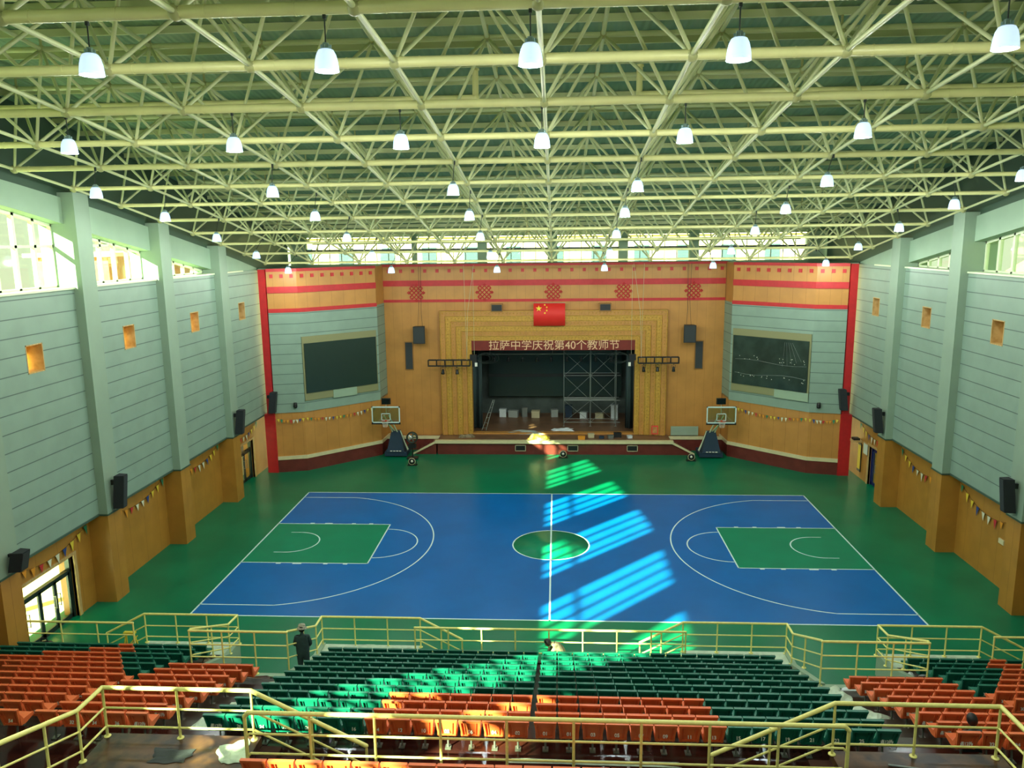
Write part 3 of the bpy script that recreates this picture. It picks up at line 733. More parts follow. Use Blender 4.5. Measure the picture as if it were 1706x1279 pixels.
# video screens
for sg, sd in ((-1, 'left'), (1, 'right')):
    a = Vector((sg*15.42, 11.86)); b_ = Vector((sg*11.6, 15.45)); d = (b_-a).normalized(); nn = Vector((-sg*abs(d.y), -abs(d.x)))
    t = thing('video_screen', ('dark video wall in the angled wall left of the stage' if sg < 0 else 'video wall under creased grey film, right of the stage'), 'screen')
    L = (b_-a).length
    def slab(p0, p1, o0, o1, z0, z1, m):
        q = [a+d*p0+nn*o1, a+d*p1+nn*o1, a+d*p1+nn*o0, a+d*p0+nn*o0]
        m.add([(v.x, v.y, z0) for v in q]+[(v.x, v.y, z1) for v in q], [(0, 3, 2, 1), (4, 5, 6, 7), (0, 1, 5, 4), (1, 2, 6, 5), (2, 3, 7, 6), (3, 0, 4, 7)]); return m
    slab(.12, L-.1, .05, .2, 4.98, 8.08, MB()).build('display', 'dark_screen' if sg < 0 else 'film_screen', t)
    slab(.02, L-.02, .06, .13, 4.5, 8.5, MB()).build('surround', 'screen_trim', t)
    slab(L*.37 if sg < 0 else L*.0+.02, L*.69 if sg < 0 else L*.42, .07, .16, 4.42, 4.95, MB()).build('cover_panel', 'wall_plaster', t)
    if sg > 0:
        m = MB(); random.seed(5)
        for z in (5.5, 5.62, 6.6, 6.8): 
            for k in range(9): p = .3+random.random()*(L-.8); v = a+d*p+nn*.21; m.ball((v.x, v.y, z+random.random()*.1), .025, 5, 4)
        m.build('film_fixing', 'white_print', t)
        m = MB()
        for (z, dz) in ((5.75, .1), (6.55, -.08)):
            pts = [a+d*(.2+(L-.5)*k/6)+nn*.205 for k in range(7)]
            m.path([(p.x, p.y, z+dz*math.sin(k)) for k, p in enumerate(pts)], .012, 5)
        for k in range(5):
            p = a+d*(L*.22+.12*k)+nn*.205; q = a+d*(L*.10+.3*k)+nn*.205; m.tube((p.x, p.y, 7.9), (q.x, q.y, 6.8-.1*k), .007, 4)
        m.build('film_fold', 'metal_grey', t)
    # dome camera
    cx_ = a-d*.0; c = (sg*15.9, 11.68, 4.3)
    t = thing('security_camera', 'small black dome camera on the pale panels, %s corner' % sd, 'camera', c)
    m = MB(); m.ball((0, -.12, -.1), .13, 10, 6); m.lathe((0, -.12, 0), [(.001, .14), (.1, .13), (.12, 0), (.12, -.06)], 12); m.build('dome', 'black', t)
    m = MB(); m.tube((0, -.12, .1), (0, .12, .12), .035, 6); m.build('bracket', 'metal_grey', t)

# lighting trusses in front of the proscenium
def spot_light(p, tilt, lab, grp):
    t = thing('stage_spotlight', lab, 'spotlight', p, 0, grp)
    m = MB(); mt = Matrix.Rotation(tilt, 4, 'X')
    pr = [(.001, .13), (.07, .12), (.09, .0), (.11, -.15), (.115, -.2), (.1, -.2), (.09, -.15), (.001, -.12)]
    mm = MB(); mm.lathe((0, 0, -.22), pr, 12); mm.v = [tuple(mt @ (Vector(v)-Vector((0, 0, -.18)))+Vector((0, 0, -.18))) for v in mm.v]; mm.build('lamp_housing', 'black', t)
    m.path([(-.13, 0, -.2), (-.13, 0, 0), (.13, 0, 0), (.13, 0, -.2)], .012, 6); m.tube((0, 0, 0), (0, 0, .09), .02, 6); m.build('yoke', 'dark_frame', t)
for sg, x0, x1, sd in ((-1, -8.3, -5.5, 'left'), (1, 5.65, 8.3, 'right')):
    t = thing('lighting_truss', 'black ladder lighting truss hung %s of the stage opening' % sd, 'truss')
    m = MB(); yy = YB-1.2; z0, z1 = 5.95, 6.35
    if sg > 0: z0, z1 = 6.1, 6.5
    for y in (yy-.15, yy+.15):
        m.tube((x0, y, z0), (x1, y, z0), .03, 6); m.tube((x0, y, z1), (x1, y, z1), .03, 6)
        n_ = 6
        for k in range(n_): x = x0+(x1-x0)*k/(n_-1); m.tube((x, y, z0), (x, y, z1), .025, 6)
    for k in range(6): x = x0+(x1-x0)*k/5; m.tube((x, yy-.15, z1), (x, yy+.15, z1), .02, 6); m.tube((x, yy-.15, z0), (x, yy+.15, z0), .02, 6)
    m.build('truss_frame', 'black', t)
    m = MB()
    for x in (x0+.2 if sg > 0 else x1-.2,): m.path([(x, yy, z1), (x*.98, yy, 9.5), (x*.9, yy, 12.6)], .012, 6)
    m.tube((x1-.2 if sg < 0 else x0+.2, yy+.1, z1), (x1-.3 if sg < 0 else x0+.3, yy+.1, 12.6), .01, 6)
    m.build('hanging_cable', 'cable_light', t)
    for k, x in enumerate(((-7.3, -6.35) if sg < 0 else (6.0, 6.9, 7.95))):
        spot_light((x, yy-.15, z0-.11), -.5+.3*k, 'black spotlight under the %s truss, %s' % (sd, (('outer', 'inner')[k] if sg < 0 else ('inner', 'middle', 'outer')[k])), 'spotlights under the trusses')
    # hoist block with loops of cable where the truss meets the opening
    xx = -5.2 if sg < 0 else 5.2
    t = thing('cable_hoist', 'black hoist with white box and coiled cables at the %s edge of the opening' % sd, 'hoist', (xx, YB-1.1, 6.3))
    m = MB(); m.obox((0, 0, 0), .3, .25, .8); m.obox((.2*sg, 0, .2), .2, .2, .4); m.build('motor', 'black', t)
    m = MB(); m.obox((-.12*sg, -.16, -.25), .16, .1, .25); m.build('motor_cover', 'white_print', t)
    m = MB(); m.tube((0, 0, .4), (0, 0, 6.2), .01, 6); m.build('suspension_cable', 'cable_light', t)
    m = MB()
    for k in range(4):
        r_ = .45+.1*k; cc = (-sg*(.6+.1*k), 0, .15); pts = [(cc[0]+r_*math.cos(a_*PI/8), 0, cc[2]+.5*r_*math.sin(a_*PI/8)) for a_ in range(17)]
        m.path(pts, .01, 5)
    m.build('cable_coil', 'cable', t)
# batten with spots inside the stage
t = thing('stage_batten', 'thin lighting batten hung across the inside of the stage opening', 'batten')
m = MB(); m.tube((-4.6, 19.3, 6.3), (4.6, 19.3, 6.3), .03, 6)
for x in (-4.4, 0, 4.4): m.tube((x, 19.3, 6.3), (x, 19.3, 9), .008, 5)
m.build('batten_tube', 'metal_grey', t)
for k, x in enumerate((-4.1, -3.1, -2.1, -1.1, -.1, 1.0, 2.0, 3.0, 4.1)):
    spot_light((x, 19.3, 6.2), .3, 'small black spotlight on the stage batten, %s' % (['leftmost', 'second from left', 'third from left', 'fourth from left', 'middle one', 'fourth from right', 'third from right', 'second from right', 'rightmost'][k]), 'spotlights on the batten')
# scaffold
t = thing('scaffold_tower', 'grey tubular scaffold tower with crossed braces standing on the stage', 'scaffold', (2.9, 19.9, .955))
xs = (-2.1, -.2, 1.6)
for x in xs:
    for y in (0, 1.1):
        m = MB(); m.tube((x, y, 0), (x, y, 5.6), .03, 6); m.lathe((x, y, 0), [(.001, 0), (.09, 0), (.09, .03), (.001, .03)], 8); m.build('scaffold_post', 'metal_grey', t)
m = MB()
for z in (.3, 1.9, 3.7, 5.4):
    for y in (0, 1.1): m.tube((xs[0], y, z), (xs[2]+.3, y, z), .022, 6)
    for x in xs: m.tube((x, 0, z), (x, 1.1, z), .022, 6)
m.build('scaffold_rail', 'metal_grey', t)
m = MB()
for (xa, xb) in ((xs[0], xs[1]), (xs[1], xs[2])):
    for (za, zb) in ((.3, 1.9), (1.9, 3.7), (3.7, 5.4)):
        m.tube((xa, 0, za), (xb, 0, zb), .014, 5); m.tube((xa, 0, zb), (xb, 0, za), .014, 5)
m.build('scaffold_brace', 'metal_grey', t)
m = MB(); m.box(xs[0], xs[2], .1, 1.0, 1.86, 1.92); m.build('scaffold_board', 'board_grey', t)
# clutter on the stage
random.seed(11)
def crumple(name, c, sx, sy, h, m, lab, cat, n=14, rz=0, seed=1, group=None):
    rnd = random.Random(seed); mb = MB(); vs = []; fs = []
    ph = [rnd.uniform(0, 6) for _ in range(6)]
    for j in range(n+1):
        for i in range(n+1):
            u = i/n-.5; v = j/n-.5; edge = 1-.22*(.5+.5*math.sin(ph[0]+3*math.atan2(v, u+.001))+.25*math.sin(ph[3]+8*math.atan2(v, u+.001)))*(max(abs(u), abs(v))*2)**2
            z = h*(.35+.3*math.sin(ph[1]+9*u+4*v)+.25*math.sin(ph[2]+13*v-5*u)+.2*rnd.random())*(1-(max(abs(u), abs(v))*2)**4)
            x = u*sx*edge; y = v*sy*edge; vs.append((x*math.cos(rz)-y*math.sin(rz), x*math.sin(rz)+y*math.cos(rz), max(z, 0)+.006))
    N = n+1; top = len(vs); vs += [(a, b_, max(c_-.006, 0)) for a, b_, c_ in vs]
    for j in range(n):
        for i in range(n):
            a = j*N+i; fs.append((a, a+1, a+1+N, a+N)); fs.append((top+a, top+a+N, top+a+1+N, top+a+1))
    for i in range(n):
        for (p, q) in ((i, i+1), (n*N+i+1, n*N+i), ((i+1)*N, i*N), (i*N+n, (i+1)*N+n)): fs.append((p, q, top+q, top+p))
    mb.add(vs, fs); o = mb.build(name, m, loc=c); return tag(o, lab, cat, group)
ZF = .955
crumple('cloth_heap', (-.9, 16.3, ZF), 1.5, .7, .35, 'pen_yellow', 'pile of yellowish cloth at the stage edge in the sunlight', 'cloth', seed=3)
crumple('plastic_sheet', (-1.9, 17.9, ZF), 3.0, 1.0, .2, 'board_grey', 'grey plastic sheet lying on the left part of the stage floor', 'sheet', seed=4)
crumple('plastic_sheet', (.7, 18.8, ZF), 1.6, .8, .15, 'white_plastic', 'white plastic sheet further back on the stage floor', 'sheet', seed=8)
crumple('rag_heap', (-5.9, 16.8, ZF), 1.2, .7, .2, 'camo_cloth', 'dun rags at the left foot of the golden frame', 'rags', seed=6)
box_spots = [(-3.8, 23.0, .5, .4, .6, 'white_plastic'), (-3.0, 22.9, .7, .4, .5, 'board_grey'), (-2.2, 23.1, .4, .4, .7, 'metal_grey'), (-1.3, 22.8, .6, .5, .5, 'beige_case'), (.1, 23.0, .5, .4, .55, 'board_grey'), (1.2, 22.9, .5, .5, .9, 'navy_pad'),
             (2.3, 22.4, .5, .4, .5, 'white_plastic'), (3.5, 22.5, .6, .4, .4, 'beige_case'), (4.6, 22.2, .5, .4, 1.1, 'white_plastic'), (2.6, 16.7, .4, .3, .25, 'beige_case'), (3.9, 16.5, .35, .3, .2, 'metal_grey'), (4.4, 16.8, .5, .3, .3, 'black'), (5.2, 16.6, .3, .3, .15, 'white_plastic'), (3.3, 16.4, .3, .2, .15, 'navy_pad'), (1.95, 16.2, .45, .3, .2, 'pen_orange')]
cn = {'white_plastic': 'white', 'board_grey': 'grey', 'metal_grey': 'metal grey', 'beige_case': 'beige', 'navy_pad': 'navy', 'black': 'black', 'pen_orange': 'orange'}
order = sorted(range(len(box_spots)), key=lambda i: box_spots[i][0]); 
back = [i for i in order if box_spots[i][1] > 20]; front = [i for i in order if box_spots[i][1] < 20]
for L_, where in ((back, 'against the back of the stage'), (front, 'at the stage edge on the right')):
    for k, i in enumerate(L_):
        x, y, a, b_, h, mm_ = box_spots[i]
        t = thing('equipment_box', '%s equipment box %s, %s' % (cn[mm_], where, ordi(k, len(L_)) if k < 7 else 'eighth from left'), 'box', (x, y, ZF), .3*math.sin(x*5), 'boxes on the stage')
        m = MB(); m.box(-a/2, a/2, -b_/2, b_/2, 0, h); m.build('body', mm_, t)
        m = MB(); m.box(-a/2-.015, a/2+.015, -b_/2-.015, b_/2+.015, h*.82, h+.015); m.build('lid', mm_, t)
m = MB(); m.tube((-5.0, 18.4, 1.0), (-4.2, 18.9, 3.1), .025, 6); m.tube((-4.7, 18.4, 1.0), (-4.1, 18.9, 3.1), .025, 6)
for k in range(6): f = (k+.5)/6; m.tube((-5.0+.8*f, 18.4+.5*f, 1.0+2.1*f), (-4.7+.6*f, 18.4+.5*f, 1.0+2.1*f), .018, 6)
tag(m.build('leaning_ladder', 'metal_grey'), 'thin ladder leaning inside the left of the stage opening', 'ladder')
t = thing('wall_notice', 'small red framed notice on the golden frame right of the stage', 'notice', (6.95, YB-.305, 1.35))
m = MB(); m.box(-.22, .22, 0, .04, -.3, .3); m.build('frame', 'poster', t); m = MB(); m.box(-.16, .16, -.01, 0, -.22, .22); m.build('sheet', 'wood_warm', t)
t = thing('white_board', 'pale ribbed panel leaning on the ledge right of the stage', 'panel', (8.95, 17.2, .98))
m = MB(); m.box(-.92, .92, 0, .08, 0, .62); m.build('panel', 'wall_plaster', t)
m = MB(); 
for k in range(6): m.box(-.92, .92, -.02, 0, .05+.1*k, .08+.1*k)
m.build('slat', 'board_grey', t)

# ------------------------------------------------------------------ floor items in front of the stage
def hoop(x, y, lab, mir):
    t = thing('basketball_hoop', lab, 'basketball hoop', (x, y, 0))
    s = mir
    m = MB(); m.prism([(-.75, -.55), (.75, -.55), (.75, .9), (-.75, .9)], (0, 0, .28), (s*.4, .6, .08)); m.build('base', 'navy_pad', t)
    m = MB()     # padded pyramid
    a = [(-.6, .0), (.6, .0), (.6, 1.2), (-.6, 1.2)]; tp = [(-.28, .25), (.28, .25), (.28, .6), (-.28, .6)]; o = s*.4
    m.add([(p[0]+o, p[1], .36) for p in a]+[(p[0]+o, p[1], 1.75) for p in tp], [(0, 3, 2, 1), (4, 5, 6, 7), (0, 1, 5, 4), (1, 2, 6, 5), (2, 3, 7, 6), (3, 0, 4, 7)])
    pd = m.build('pad', 'navy_pad', t)
    for k in range(4):
        q = MB(); q.box(o-.36+.2*k, o-.22+.2*k, -.03, 0.0, .42, .47); q.build('pad_mark', 'white_print', pd)
    m = MB()
    for q in (-.16, .16): m.tube((o+q, .4, 1.5), (q, -.55, 3.0), .045, 8)
    m.tube((o, .5, 1.6), (0, -.5, 2.5), .05, 8); m.tube((o+s*.28, .4, 1.75), (o+s*.7, .6, .35), .04, 8); m.tube((o+.2*s, .4, 1.75), (o+.7*s, .8, .35), .04, 8)
    m.tube((0, -.58, 3.1), (0, -.5, 3.95), .02, 6); m.build('arm', 'white_frame', t)
    m = MB(); m.box(-.9, .9, -.7, -.68, 2.55, 3.6); bd = m.build('backboard', 'board_glass', t)
    m = MB()
    for (a0, a1, z0, z1) in ((-.93, .93, 3.55, 3.63), (-.93, .93, 2.52, 2.6), (-.93, -.86, 2.52, 3.63), (.86, .93, 2.52, 3.63), (-.3, .3, 3.13, 3.17), (-.3, .3, 2.7, 2.74), (-.3, -.26, 2.7, 3.17), (.26, .3, 2.7, 3.17)): m.box(a0, a1, -.72, -.67, z0, z1)
    m.build('board_frame', 'line_white', bd)
    m = MB(); m.box(-.95, .95, -.73, -.65, 2.44, 2.53); m.build('board_pad', 'black', bd)
    m = MB()
    for k in range(20):
        a0 = 2*PI*k/20; a1 = 2*PI*(k+1)/20; m.tube((.225*math.cos(a0), -.98+.225*math.sin(a0), 2.72), (.225*math.cos(a1), -.98+.225*math.sin(a1), 2.72), .012, 5)
    m.box(-.06, .06, -.8, -.7, 2.66, 2.74); m.build('rim', 'rim_orange', t)
    m = MB()
    for k in range(12):
        a0 = 2*PI*k/12
        for e in (1, -1):
            a1 = a0+e*.5; m.tube((.22*math.cos(a0), -.98+.22*math.sin(a0), 2.71), (.13*math.cos(a1), -.98+.13*math.sin(a1), 2.32), .005, 4)
    m.build('net', 'white_print', t)
    m = MB(); m.box(-.27, .27, -.62, -.46, 3.75, 4.1); c = m.build('shot_clock', 'clock_face', t)
    m = MB(); m.box(-.3, .3, -.46, -.42, 3.72, 4.13); m.build('clock_case', 'dark_frame', c)
hoop(-10.85, 14.9, 'portable basketball hoop with navy padded base left of the stage', 1)
hoop(10.75, 14.9, 'portable basketball hoop with navy padded base right of the stage', -1)
def floor_spot(x, y, lab, rz=0):
    t = thing('floor_spotlight', lab, 'spotlight', (x, y, 0), rz, 'round floor spotlights before the stage')
    m = MB(); m.lathe((0, 0, .3), [(.001, .35), (.14, .33), (.2, .15), (.22, -.05), (.2, -.08), (.001, -.03)], 16, 'Y'); m.build('housing', 'black', t)
    m = MB(); m.lathe((0, -.07, .3), [(.19, 0), (.225, -.02), (.225, .02), (.19, .04)], 18, 'Y'); m.build('front_ring', 'cream_stone', t)
    m = MB(); m.lathe((0, -.06, .3), [(.001, -.02), (.08, 0), (.085, .03)], 12, 'Y'); m.build('lens', 'white_print', t)
    m = MB(); m.path([(-.25, .1, .3), (-.25, .1, .03), (.25, .1, .03), (.25, .1, .3)], .02, 6); m.box(-.3, .3, -.05, .3, 0, .03); m.build('stand', 'black', t)
floor_spot(-9.0, 13.0, 'round black floor spotlight with pale ring near the left hoop')
floor_spot(.7, 14.9, 'round black floor spotlight with pale ring before the middle of the stage')
floor_spot(8.95, 14.3, 'round black floor spotlight with pale ring near the right hoop')
t = thing('standing_fan', 'dark drum fan on a wheeled stand beside the left hoop', 'fan', (-9.25, 14.6, 0))
m = MB(); m.lathe((0, 0, 1.45), [(.34, -.14), (.38, -.12), (.38, .12), (.34, .14), (.3, .12), (.3, -.12), (.34, -.14)], 18, 'Y'); m.build('drum', 'dark_frame', t)
m = MB()
for k in range(5):
    a0 = 2*PI*k/5; m.obox((.15*math.cos(a0), 0, 1.45+.15*math.sin(a0)), .26, .02, .1, 0, .4, -a0)
m.build('blade', 'metal_grey', t)
m = MB(); m.tube((0, 0, .1), (0, 0, 1.1), .04, 8); m.box(-.25, .25, -.15, .15, .75, 1.05); m.box(-.35, .35, -.25, .25, .04, .12); m.build('stand', 'black', t)

# ------------------------------------------------------------------ side wall fittings
def wall_speaker(sg, y, z0, z1, lab, wd=.42):
    t = thing('column_speaker', lab, 'speaker', (sg*XP, y, z0), 0, 'column speakers on the side walls')
    h = z1-z0; s = -sg
    m = MB(); m.prism([(s*.08, -wd/2), (s*.45, -wd/2+.06), (s*.45, wd/2-.06), (s*.08, wd/2)], (0, 0, h)); 
    m.v = [(v[0]+s*.16*(v[2]/h), v[1], v[2]) for v in m.v]; m.build('cabinet', 'black_mat', t)
    m = MB(); m.prism([(s*.45, -wd/2+.08), (s*.47, -wd/2+.08), (s*.47, wd/2-.08), (s*.45, wd/2-.08)], (0, 0, h-.08), (0, 0, .04)); m.v = [(v[0]+s*.16*(v[2]/h), v[1], v[2]) for v in m.v]; m.build('grille', 'grille_grey', t)
    m = MB(); m.box(min(0, s*.2), max(0, s*.2), -.05, .05, h*.7, h*.85); m.build('bracket', 'black', t)
wall_speaker(-1, 11.05, 3.9, 5.2, 'tall black column speaker at the red column left of the stage')
wall_speaker(-1, 6.0, 3.85, 5.2, 'tall black column speaker on the left wall pilaster nearest the stage')
wall_speaker(-1, -6.05, 3.85, 5.2, 'tall black column speaker on the left wall pilaster near the middle')
wall_speaker(-1, -12.1, 3.85, 4.5, 'short black speaker on the left wall above the glass doors', .5)
wall_speaker(1, 11.05, 4.1, 5.35, 'tall black column speaker at the red column right of the stage')
wall_speaker(1, 6.0, 4.0, 5.3, 'tall black column speaker on the right wall pilaster nearest the stage')
wall_speaker(1, -6.05, 3.95, 5.25, 'tall black column speaker on the right wall near the picture edge')

def door(n, sg, a, b_, h, leaves, lab, fm='dark_frame', tr=True):
    X = lambda p, q: (min(sg*p, sg*q), max(sg*p, sg*q))
    f = MB()
    f.box(*X(XD+.12, XD+.3), a, a+.1, 0, h); f.box(*X(XD+.12, XD+.3), b_-.1, b_, 0, h); f.box(*X(XD+.12, XD+.3), a, b_, h-.1, h)
    hd = h-.55 if tr else h-.1
    if tr: f.box(*X(XD+.12, XD+.3), a, b_, hd-.08, hd)
    o = struct('door_%d' % n, f, fm, label=lab, cat='door')
    L = (b_-a-.2)/leaves
    for k in range(leaves):
        y0 = a+.1+L*k; y1 = y0+L; m = MB(); x = X(XD+.16, XD+.22)
        m.box(*x, y0, y0+.09, .02, hd-.08); m.box(*x, y1-.09, y1, .02, hd-.08); m.box(*x, y0, y1, .02, .2); m.box(*x, y0, y1, hd-.2, hd-.08)
        lf = m.build('door_leaf', fm, o)
        g = MB(); g.box(*X(XD+.18, XD+.2), y0+.09, y1-.09, .2, hd-.2); g.build('door_pane', 'glass', lf)
        yy = y1-.13 if k % 2 == 0 else y0+.13
        g = MB(); g.tube((sg*(XD+.08), yy, .85), (sg*(XD+.08), yy, 1.35), .016, 6); g.tube((sg*(XD+.08), yy, .88), (sg*(XD+.18), yy, .88), .012, 6); g.tube((sg*(XD+.08), yy, 1.32), (sg*(XD+.18), yy, 1.32), .012, 6); g.build('door_handle', 'metal_grey', lf)
    if tr: g = MB(); g.box(*X(XD+.18, XD+.2), a+.1, b_-.1, hd, h-.1); g.build('transom_pane', 'glass', o)
    c = MB()
    for (p, q, r0, r1) in ((a-.16, a, 0, h+.12), (b_, b_+.16, 0, h+.12), (a, b_, h, h+.12)): c.box(*X(XD-.05, XD+.1), p, q, r0, r1)
    c.build('door_casing', 'wood_reveal', o)
    return o
door(1, -1, -11.4, -7.7, 2.5, 4, 'dark framed glass doors in the left wall near the stands')
door(2, -1, 8.3, 10.4, 2.42, 2, 'dark framed glass double door in the left wall near the stage')
door(3, 1, 8.0, 9.7, 2.3, 2, 'blue framed glass door in the right wall', 'blue_frame', False)
t = thing('notice_board', 'small framed green notice board on the right wall beside the door', 'notice', (XD-.02, 10.15, 1.98))
m = MB(); m.box(-.03, 0, -.36, .36, -.36, .36); m.build('frame', 'wood_reveal', t); m = MB(); m.box(-.04, -.03, -.3, .3, -.3, .3); m.build('sheet', 'paper', t)
t = thing('notice_board', 'tall dark framed poster on the right wall beside the red column', 'notice', (XD-.02, 11.0, 1.25))
m = MB(); m.box(-.04, 0, -.25, .25, -.85, .85); m.build('frame', 'black', t); m = MB(); m.box(-.05, -.04, -.2, .2, -.7, .75); m.build('sheet', 'pen_yellow', t)
t = thing('cable_box', 'black cable box on top of the boards by the right red column', 'box', (XD-.35, 11.0, 2.2))
m = MB(); m.box(-.2, .33, -.25, .25, 0, .12); m.build('shelf', 'wood_reveal', t); m = MB(); m.box(-.15, .2, -.2, .2, .12, .25); m.build('case', 'black', t)
for sg, y, z, lab in ((-1, -7.3+2.0, 1.9, 'small white switch plate on the brown left wall'), (1, -4.0, 1.95, 'small white switch box on the brown right wall')):
    m = MB(); x0, x1 = sorted((sg*(XD-.06), sg*XD)); m.box(x0, x1, y-.18, y+.18, z-.1, z+.1); tag(m.build('switch_box', 'cream_stone'), lab, 'switch')

# pennant strings
PCOL = ['pen_yellow', 'pen_blue', 'pen_white', 'pen_red', 'pen_orange', 'pen_green']
def bunting(p0, p1, sag, n, lab, off, sz=.26):
    p0 = Vector(p0); p1 = Vector(p1); t = thing('pennant_string', lab, 'bunting', p0, 0, 'pennant strings')
    pt = lambda f: (p1-p0)*f-Vector((0, 0, sag*4*f*(1-f)))
    m = MB(); m.path([pt(i/12) for i in range(13)], .006, 4); m.build('string', 'cable', t)
    d = (p1-p0).normalized(); nn = Vector(off).normalized()
    for i in range(n):
        f = (i+.5)/n; c = pt(f); k = random.uniform(-.25, .25); h = sz*random.uniform(1.1, 1.6)
        a = c-d*sz*.45; b_ = c+d*sz*.45; q = c+Vector((0, 0, -h))+d*k*sz+nn*.03*random.random()
        mb = MB(); th = nn*.004; mb.add([a, b_, q, a+th, b_+th, q+th], [(0, 1, 2), (3, 5, 4), (0, 3, 4, 1), (1, 4, 5, 2), (2, 5, 3, 0)]); mb.build('pennant', PCOL[(i*5+i//3) % 6], t)
random.seed(21)
for k, (y0, y1) in enumerate(((6.7, 11.2), (.6, 5.6), (-5.5, -.5), (-11.6, -6.6), (-17.7, -12.7))):
    bunting((-XD+.06, y0, 3.45), (-XD+.06, y1, 3.45), .55, 11, 'coloured pennant string on the left wall, bay %s' % ['nearest the stage', 'second from the stage', 'third from the stage', 'above the near glass doors', 'nearest the camera'][k], (1, 0, 0))
    if k < 4: bunting((XD-.06, y0, 3.4), (XD-.06, y1, 3.4), .55+.2*(k > 0), 11, 'coloured pennant string on the right wall, bay %s' % ['nearest the stage', 'second from the stage', 'third from the stage', 'nearest the camera'][k], (-1, 0, 0))
for sg, sd in ((-1, 'left'), (1, 'right')):
    bunting((sg*17.0, 11.2, 3.5), (sg*15.4, 11.7, 3.45), .12, 9, 'coloured pennants on the short wall next to the %s red column' % sd, (0, -1, 0), .17)
    bunting((sg*15.35, 11.75, 3.45), (sg*11.7, 15.2, 3.45), .25, 20, 'coloured pennants on the angled wall %s of the stage' % sd, (0, -1, 0), .17)

# ------------------------------------------------------------------ stands
NR = 12; TZ = .69; RISE = .29; GO = .765; YR0 = -12.3; BH = .76     # first row back at YR0, tread TZ, back top TZ+BH
def ty(i): return YR0-GO*i
def tz(i): return TZ+RISE*i
F0 = -11.68         # front edge of the stand
def skip_pass(mb, y0, y1, z0, z1, full=False):
    """box across the hall, leaving out the two entrance passages"""
    if y1 > -14.2 and not full:
        for (a, b_) in ((-XW, -10.6), (-7.75, 7.9), (10.75, XW)): mb.box(a, b_, y0, y1, z0, z1)
    else: mb.box(-XW, XW, y0, y1, z0, z1)
stand = thing('lower_stand', 'dusty stepped concrete stand that carries the lower seat blocks', 'stand')
m = MB(); skip_pass(m, ty(0)+.5, F0, 0, TZ+.05)
ysplit = -14.2
for i in range(NR-1):
    y1 = ty(i)+.5; y0 = ty(i+1)+.5
    if y1 > ysplit > y0: skip_pass(m, ysplit, y1, 0, tz(i)); m.box(-XW, XW, y0, ysplit, 0, tz(i))
    else: skip_pass(m, y0, y1, 0, tz(i))
m.build('steps', 'tread', stand)
m = MB(); m.box(-XW, XW, -22.5, ty(NR-1)-.22, 0, tz(NR-1)); m.box(-XW, XW, ty(NR-1)-.22, ty(NR-1)+.5, 0, tz(NR-1)); m.build('cross_aisle', 'maroon_floor', stand, label='dark glossy maroon aisle floor')
for (a, b_) in ((4.4, 7.9), (10.75, 13.9), (-7.75, -4.3), (-13.8, -10.6)): m = MB(); m.box(a, b_, F0, -10.85, 0, TZ+.05); m.build('landing', 'pale_sheet', stand, label='pale front landing')
for (x, s) in ((4.4, -1), (-4.3, 1), (13.9, 1), (-13.8, -1)):
    m = MB()
    for k in range(4): a = x+s*.36*k; b_ = x+s*.36*(k+1); m.box(min(a, b_), max(a, b_), F0, -10.85, 0, TZ+.05-.15*(k+1))
    m.build('front_steps', 'pale_sheet', stand)
       # white side walls of the entrance passages
for (x, s) in ((-10.6, -1), (-7.75, 1), (7.9, -1), (10.75, 1)):
    x0, x1 = sorted((x-s*.02, x+s*.16)); m = MB()
    pts = [(-10.85, 0), (-10.85, TZ+.1), (F0, TZ+.1), (-14.2, 1.66), (-14.2, 0)]
    m.prism(pts, (x1-x0, 0, 0), (x0, 0, 0), (0, 1, 0), (0, 0, 1)); m.build('passage_wall', 'wall_plaster', stand, label='pale wall of an entrance passage')
for (a, b_) in ((-10.76, -7.6), (7.75, 10.9)): m = MB(); m.box(a, b_, -14.32, -14.14, 0, 1.6); m.build('passage_wall', 'wall_plaster', stand, label='pale wall of an entrance passage')

upper = thing('upper_stand', 'upper stand behind the cross aisle with dirty brown landings', 'stand')
UZ = 4.7
m = MB(); YU = -22.4
for (a, b_) in ((-XW, -11.5), (-8.6, 8.5), (11.4, XW)): m.box(a, b_, -23.6, YU, 0, UZ)
m.box(-XD, XD, -25, -23.6, 0, UZ) if False else None
for i in range(36):
    y1 = -23.6-GO*i; y0 = y1-GO; z = min(UZ+.33*(i+1), 10.3)
    if y0 < -50.9: break
    if y1 > -25.5:
        for (a, b_) in ((-XW, -11.5), (-8.6, 8.5), (11.4, XW)): m.box(a, b_, y0, y1, 0, z)
    else: m.box(-XW, XW, y0, y1, 0, z)
m.build('steps', 'tread', upper)
for (a, b_) in ((-8.6, -5.5), (5.4, 8.5)): m = MB(); m.box(a, b_, YU, -21.55, 0, UZ+.004); m.box(a, b_, -23.6, YU, UZ-.1, UZ+.004); m.build('landing', 'dirty_floor', upper, label='littered brown landing')
for (x, s) in ((-5.5, 1), (5.4, -1)):
    m = MB()
    for k in range(5): a = x+s*.42*k; b_ = x+s*.42*(k+1); m.box(min(a, b_), max(a, b_), YU, -21.6, 0, UZ-.16*(k+1))
    m.build('stair', 'maroon_floor', upper)
for (a, b_) in ((-11.5, -8.6), (8.5, 11.4)): m = MB(); m.box(a, b_, -25.9, YU, 3.4, tz(NR-1)); m.build('passage_floor', 'maroon_floor', upper)

